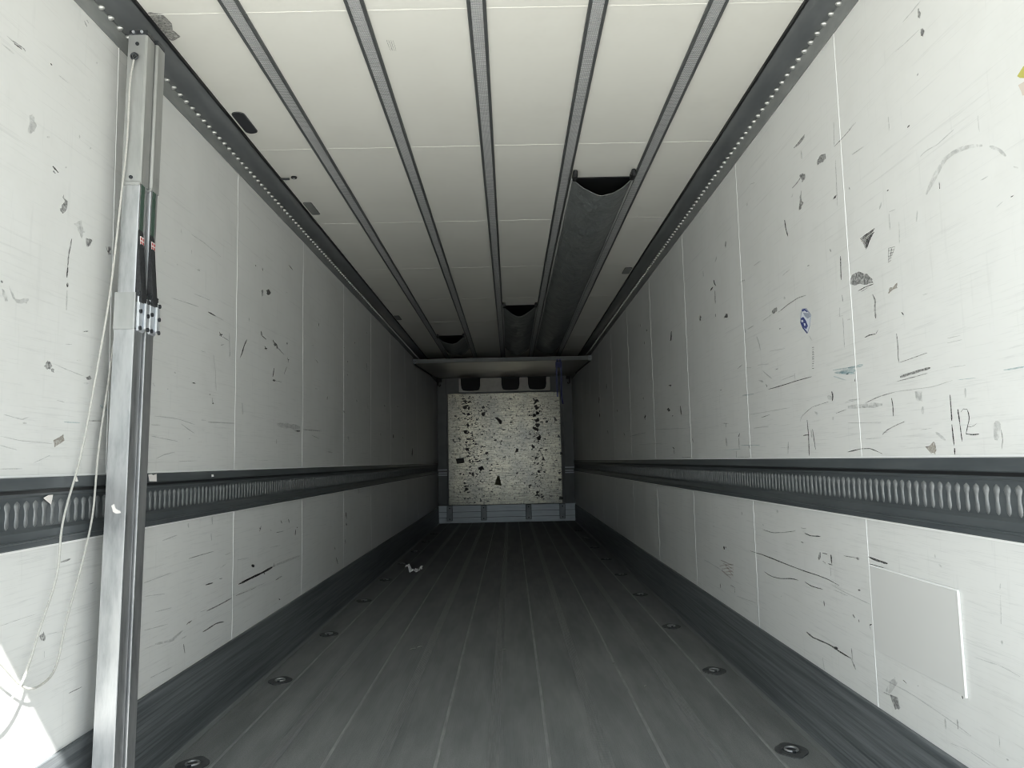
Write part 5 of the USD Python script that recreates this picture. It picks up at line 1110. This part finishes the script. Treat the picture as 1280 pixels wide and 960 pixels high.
# ---- stickers, torn paper and litter
def decal(name, s, rings, label, cat, d=0., th=.0006, group=None):
    t = thing(name, label, cat, group=group)
    for k, (nm, pts, matn) in enumerate(rings):
        m = trimesh.creation.extrude_polygon((Polygon(pts).buffer(0) if isinstance(pts, list) else pts), th, engine='earcut'); v = m.vertices
        m.vertices = np.stack([s*(HW-d-th*.7*k-v[:, 2]), v[:, 0], v[:, 1]], 1)
        if m.volume < 0: m.invert()
        obj(nm, m, matn, t, smooth=False)
    return t
decal('torn_sticker', 1, [('backing', [(2.929, 1.658), (2.889, 1.652), (2.862, 1.632), (2.846, 1.617), (2.862, 1.577), (2.889, 1.553), (2.932, 1.582), (2.957, 1.611), (2.944, 1.641)], 'sticker_pale'),
    ('border', Polygon([(2.929, 1.658), (2.889, 1.652), (2.862, 1.632), (2.846, 1.617), (2.862, 1.577), (2.889, 1.553), (2.932, 1.582), (2.957, 1.611), (2.944, 1.641)]).buffer(0).difference(Polygon([(2.929, 1.658), (2.889, 1.652), (2.862, 1.632), (2.846, 1.617), (2.862, 1.577), (2.889, 1.553), (2.932, 1.582), (2.957, 1.611), (2.944, 1.641)]).buffer(-.005)), 'sticker_grey'),
    ('rubbed_patch', [(2.919, 1.64), (2.866, 1.628), (2.852, 1.612), (2.878, 1.609), (2.906, 1.624)], 'sticker_grey'),
    ('letter_b', [(2.945, 1.622), (2.921, 1.624), (2.897, 1.605), (2.881, 1.581), (2.899, 1.573), (2.923, 1.584), (2.941, 1.603)], 'sticker_blue'),
    ('border_print', [(2.933, 1.653), (2.902, 1.652), (2.873, 1.636), (2.88, 1.634), (2.903, 1.646), (2.922, 1.645)], 'sticker_blue'),
    ('border_print', [(2.952, 1.61), (2.932, 1.582), (2.892, 1.554), (2.888, 1.557), (2.923, 1.583), (2.944, 1.609)], 'sticker_blue'),
    ('letter_gap', [(2.936, 1.614), (2.923, 1.613), (2.919, 1.604), (2.932, 1.604)], 'sticker_pale'), ('letter_gap', [(2.915, 1.598), (2.901, 1.596), (2.897, 1.587), (2.91, 1.586)], 'sticker_pale')],
    'torn blue and white sticker with a letter B on the right wall', 'sticker')
decal('torn_sticker', 1, [('backing', [(1.624, 1.9), (1.601, 1.898), (1.57, 1.893), (1.575, 1.864), (1.597, 1.864), (1.614, 1.871), (1.616, 1.881)], 'sticker_tan'), ('print', [(1.624, 1.921), (1.602, 1.932), (1.57, 1.93), (1.572, 1.898), (1.592, 1.90), (1.615, 1.912)], 'sticker_yellow')],
    'torn yellow sticker high on the right wall at the picture edge', 'sticker')
RL = HW-.0125
G = 'torn paper scraps on the left load rail'
decal('paper_scrap', -1, [('scrap', [(2.169, 1.02), (2.193, 1.027), (2.214, 1.027), (2.211, 1.014), (2.206, 1.0), (2.187, 1.01)], 'torn_paper')], 'triangular pale paper scrap on the left load rail ribs', 'paper scrap', .004, group=G)
decal('paper_scrap', -1, [('scrap', [(2.306, 1.075), (2.316, 1.077), (2.325, 1.062), (2.312, 1.061)], 'torn_paper')], 'tiny paper scrap on the left load rail top beside the cord', 'paper scrap', .0124, group=G)
decal('paper_scrap', -1, [('scrap', [(2.773, 1.074), (2.796, 1.0755), (2.811, 1.071), (2.837, 1.0755), (2.839, 1.048), (2.783, 1.05)], 'torn_paper')], 'ragged square paper scrap on the left load rail right of the load bars', 'paper scrap', .0124, group=G)
decal('paper_scrap', -1, [('scrap', [(3.358, 1.064), (3.38, 1.063), (3.384, 1.054), (3.36, 1.053)], 'paper_white')], 'small white dot of paper on the left load rail top flange', 'paper scrap', .0124, group=G)
# crumpled paper on the floor
t = thing('crumpled_paper', 'crumpled white paper scrap lying on the dark floor far left', 'paper', (-.90, 7.84, 0))
rp = np.random.RandomState(9); n = 9; V = []
gx, gy = np.meshgrid(np.linspace(-.085, .075, n), np.linspace(-.05, .07, n), indexing='ij')
hz = .004 + .035*np.abs(np.sin(gx*55+gy*20))*rp.uniform(.4, 1, gx.shape) + np.where(gx < -.055, .05, 0) + np.where(gx > .05, .03, 0)
P_ = np.stack([gx+rp.normal(0, .004, gx.shape), gy+rp.normal(0, .004, gx.shape), hz], -1).reshape(-1, 3); Q_ = P_+[0, 0, .0015]; N_ = len(P_); Fc = []
for i in range(n-1):
    for j in range(n-1):
        A, B_, C_, D = i*n+j, (i+1)*n+j, (i+1)*n+j+1, i*n+j+1
        Fc += [(A, C_, B_), (A, D, C_), (A+N_, B_+N_, C_+N_), (A+N_, C_+N_, D+N_)]
obj('sheet', trimesh.Trimesh(np.vstack([P_, Q_]), Fc, process=False), 'paper_white', t, smooth=False)
for k, (x, y, w, lab) in enumerate([(-.515, 4.64, .030, 'tiny bright shaving on the floor left of centre, nearer the doors'), (-.480, 4.69, .026, 'tiny bright shaving just behind another left of floor centre'), (.018, 4.562, .036, 'curled bright shaving on the floor centre line'), (.617, 4.23, .014, 'bright speck on the right floor joint'), (.709, 3.80, .014, 'bright speck on the floor right of the right joint')]):
    a = np.linspace(0, 1, 6); pts = np.c_[x-w/2+a*w, y+a*w*.9, .0035+.006*a*(1-a)*4*.5]
    tag(obj('shaving', tube(pts, .0022, 6), 'stud_steel'), lab, 'shaving', 'bright shavings on the floor')

# ---- yard outside, behind the camera
tag(obj('ground', box(-40, 40, -60, 40, -1.40, -1.30), 'ground_concrete', None, smooth=False), 'pale concrete yard the trailer stands on', 'ground', kind='structure')
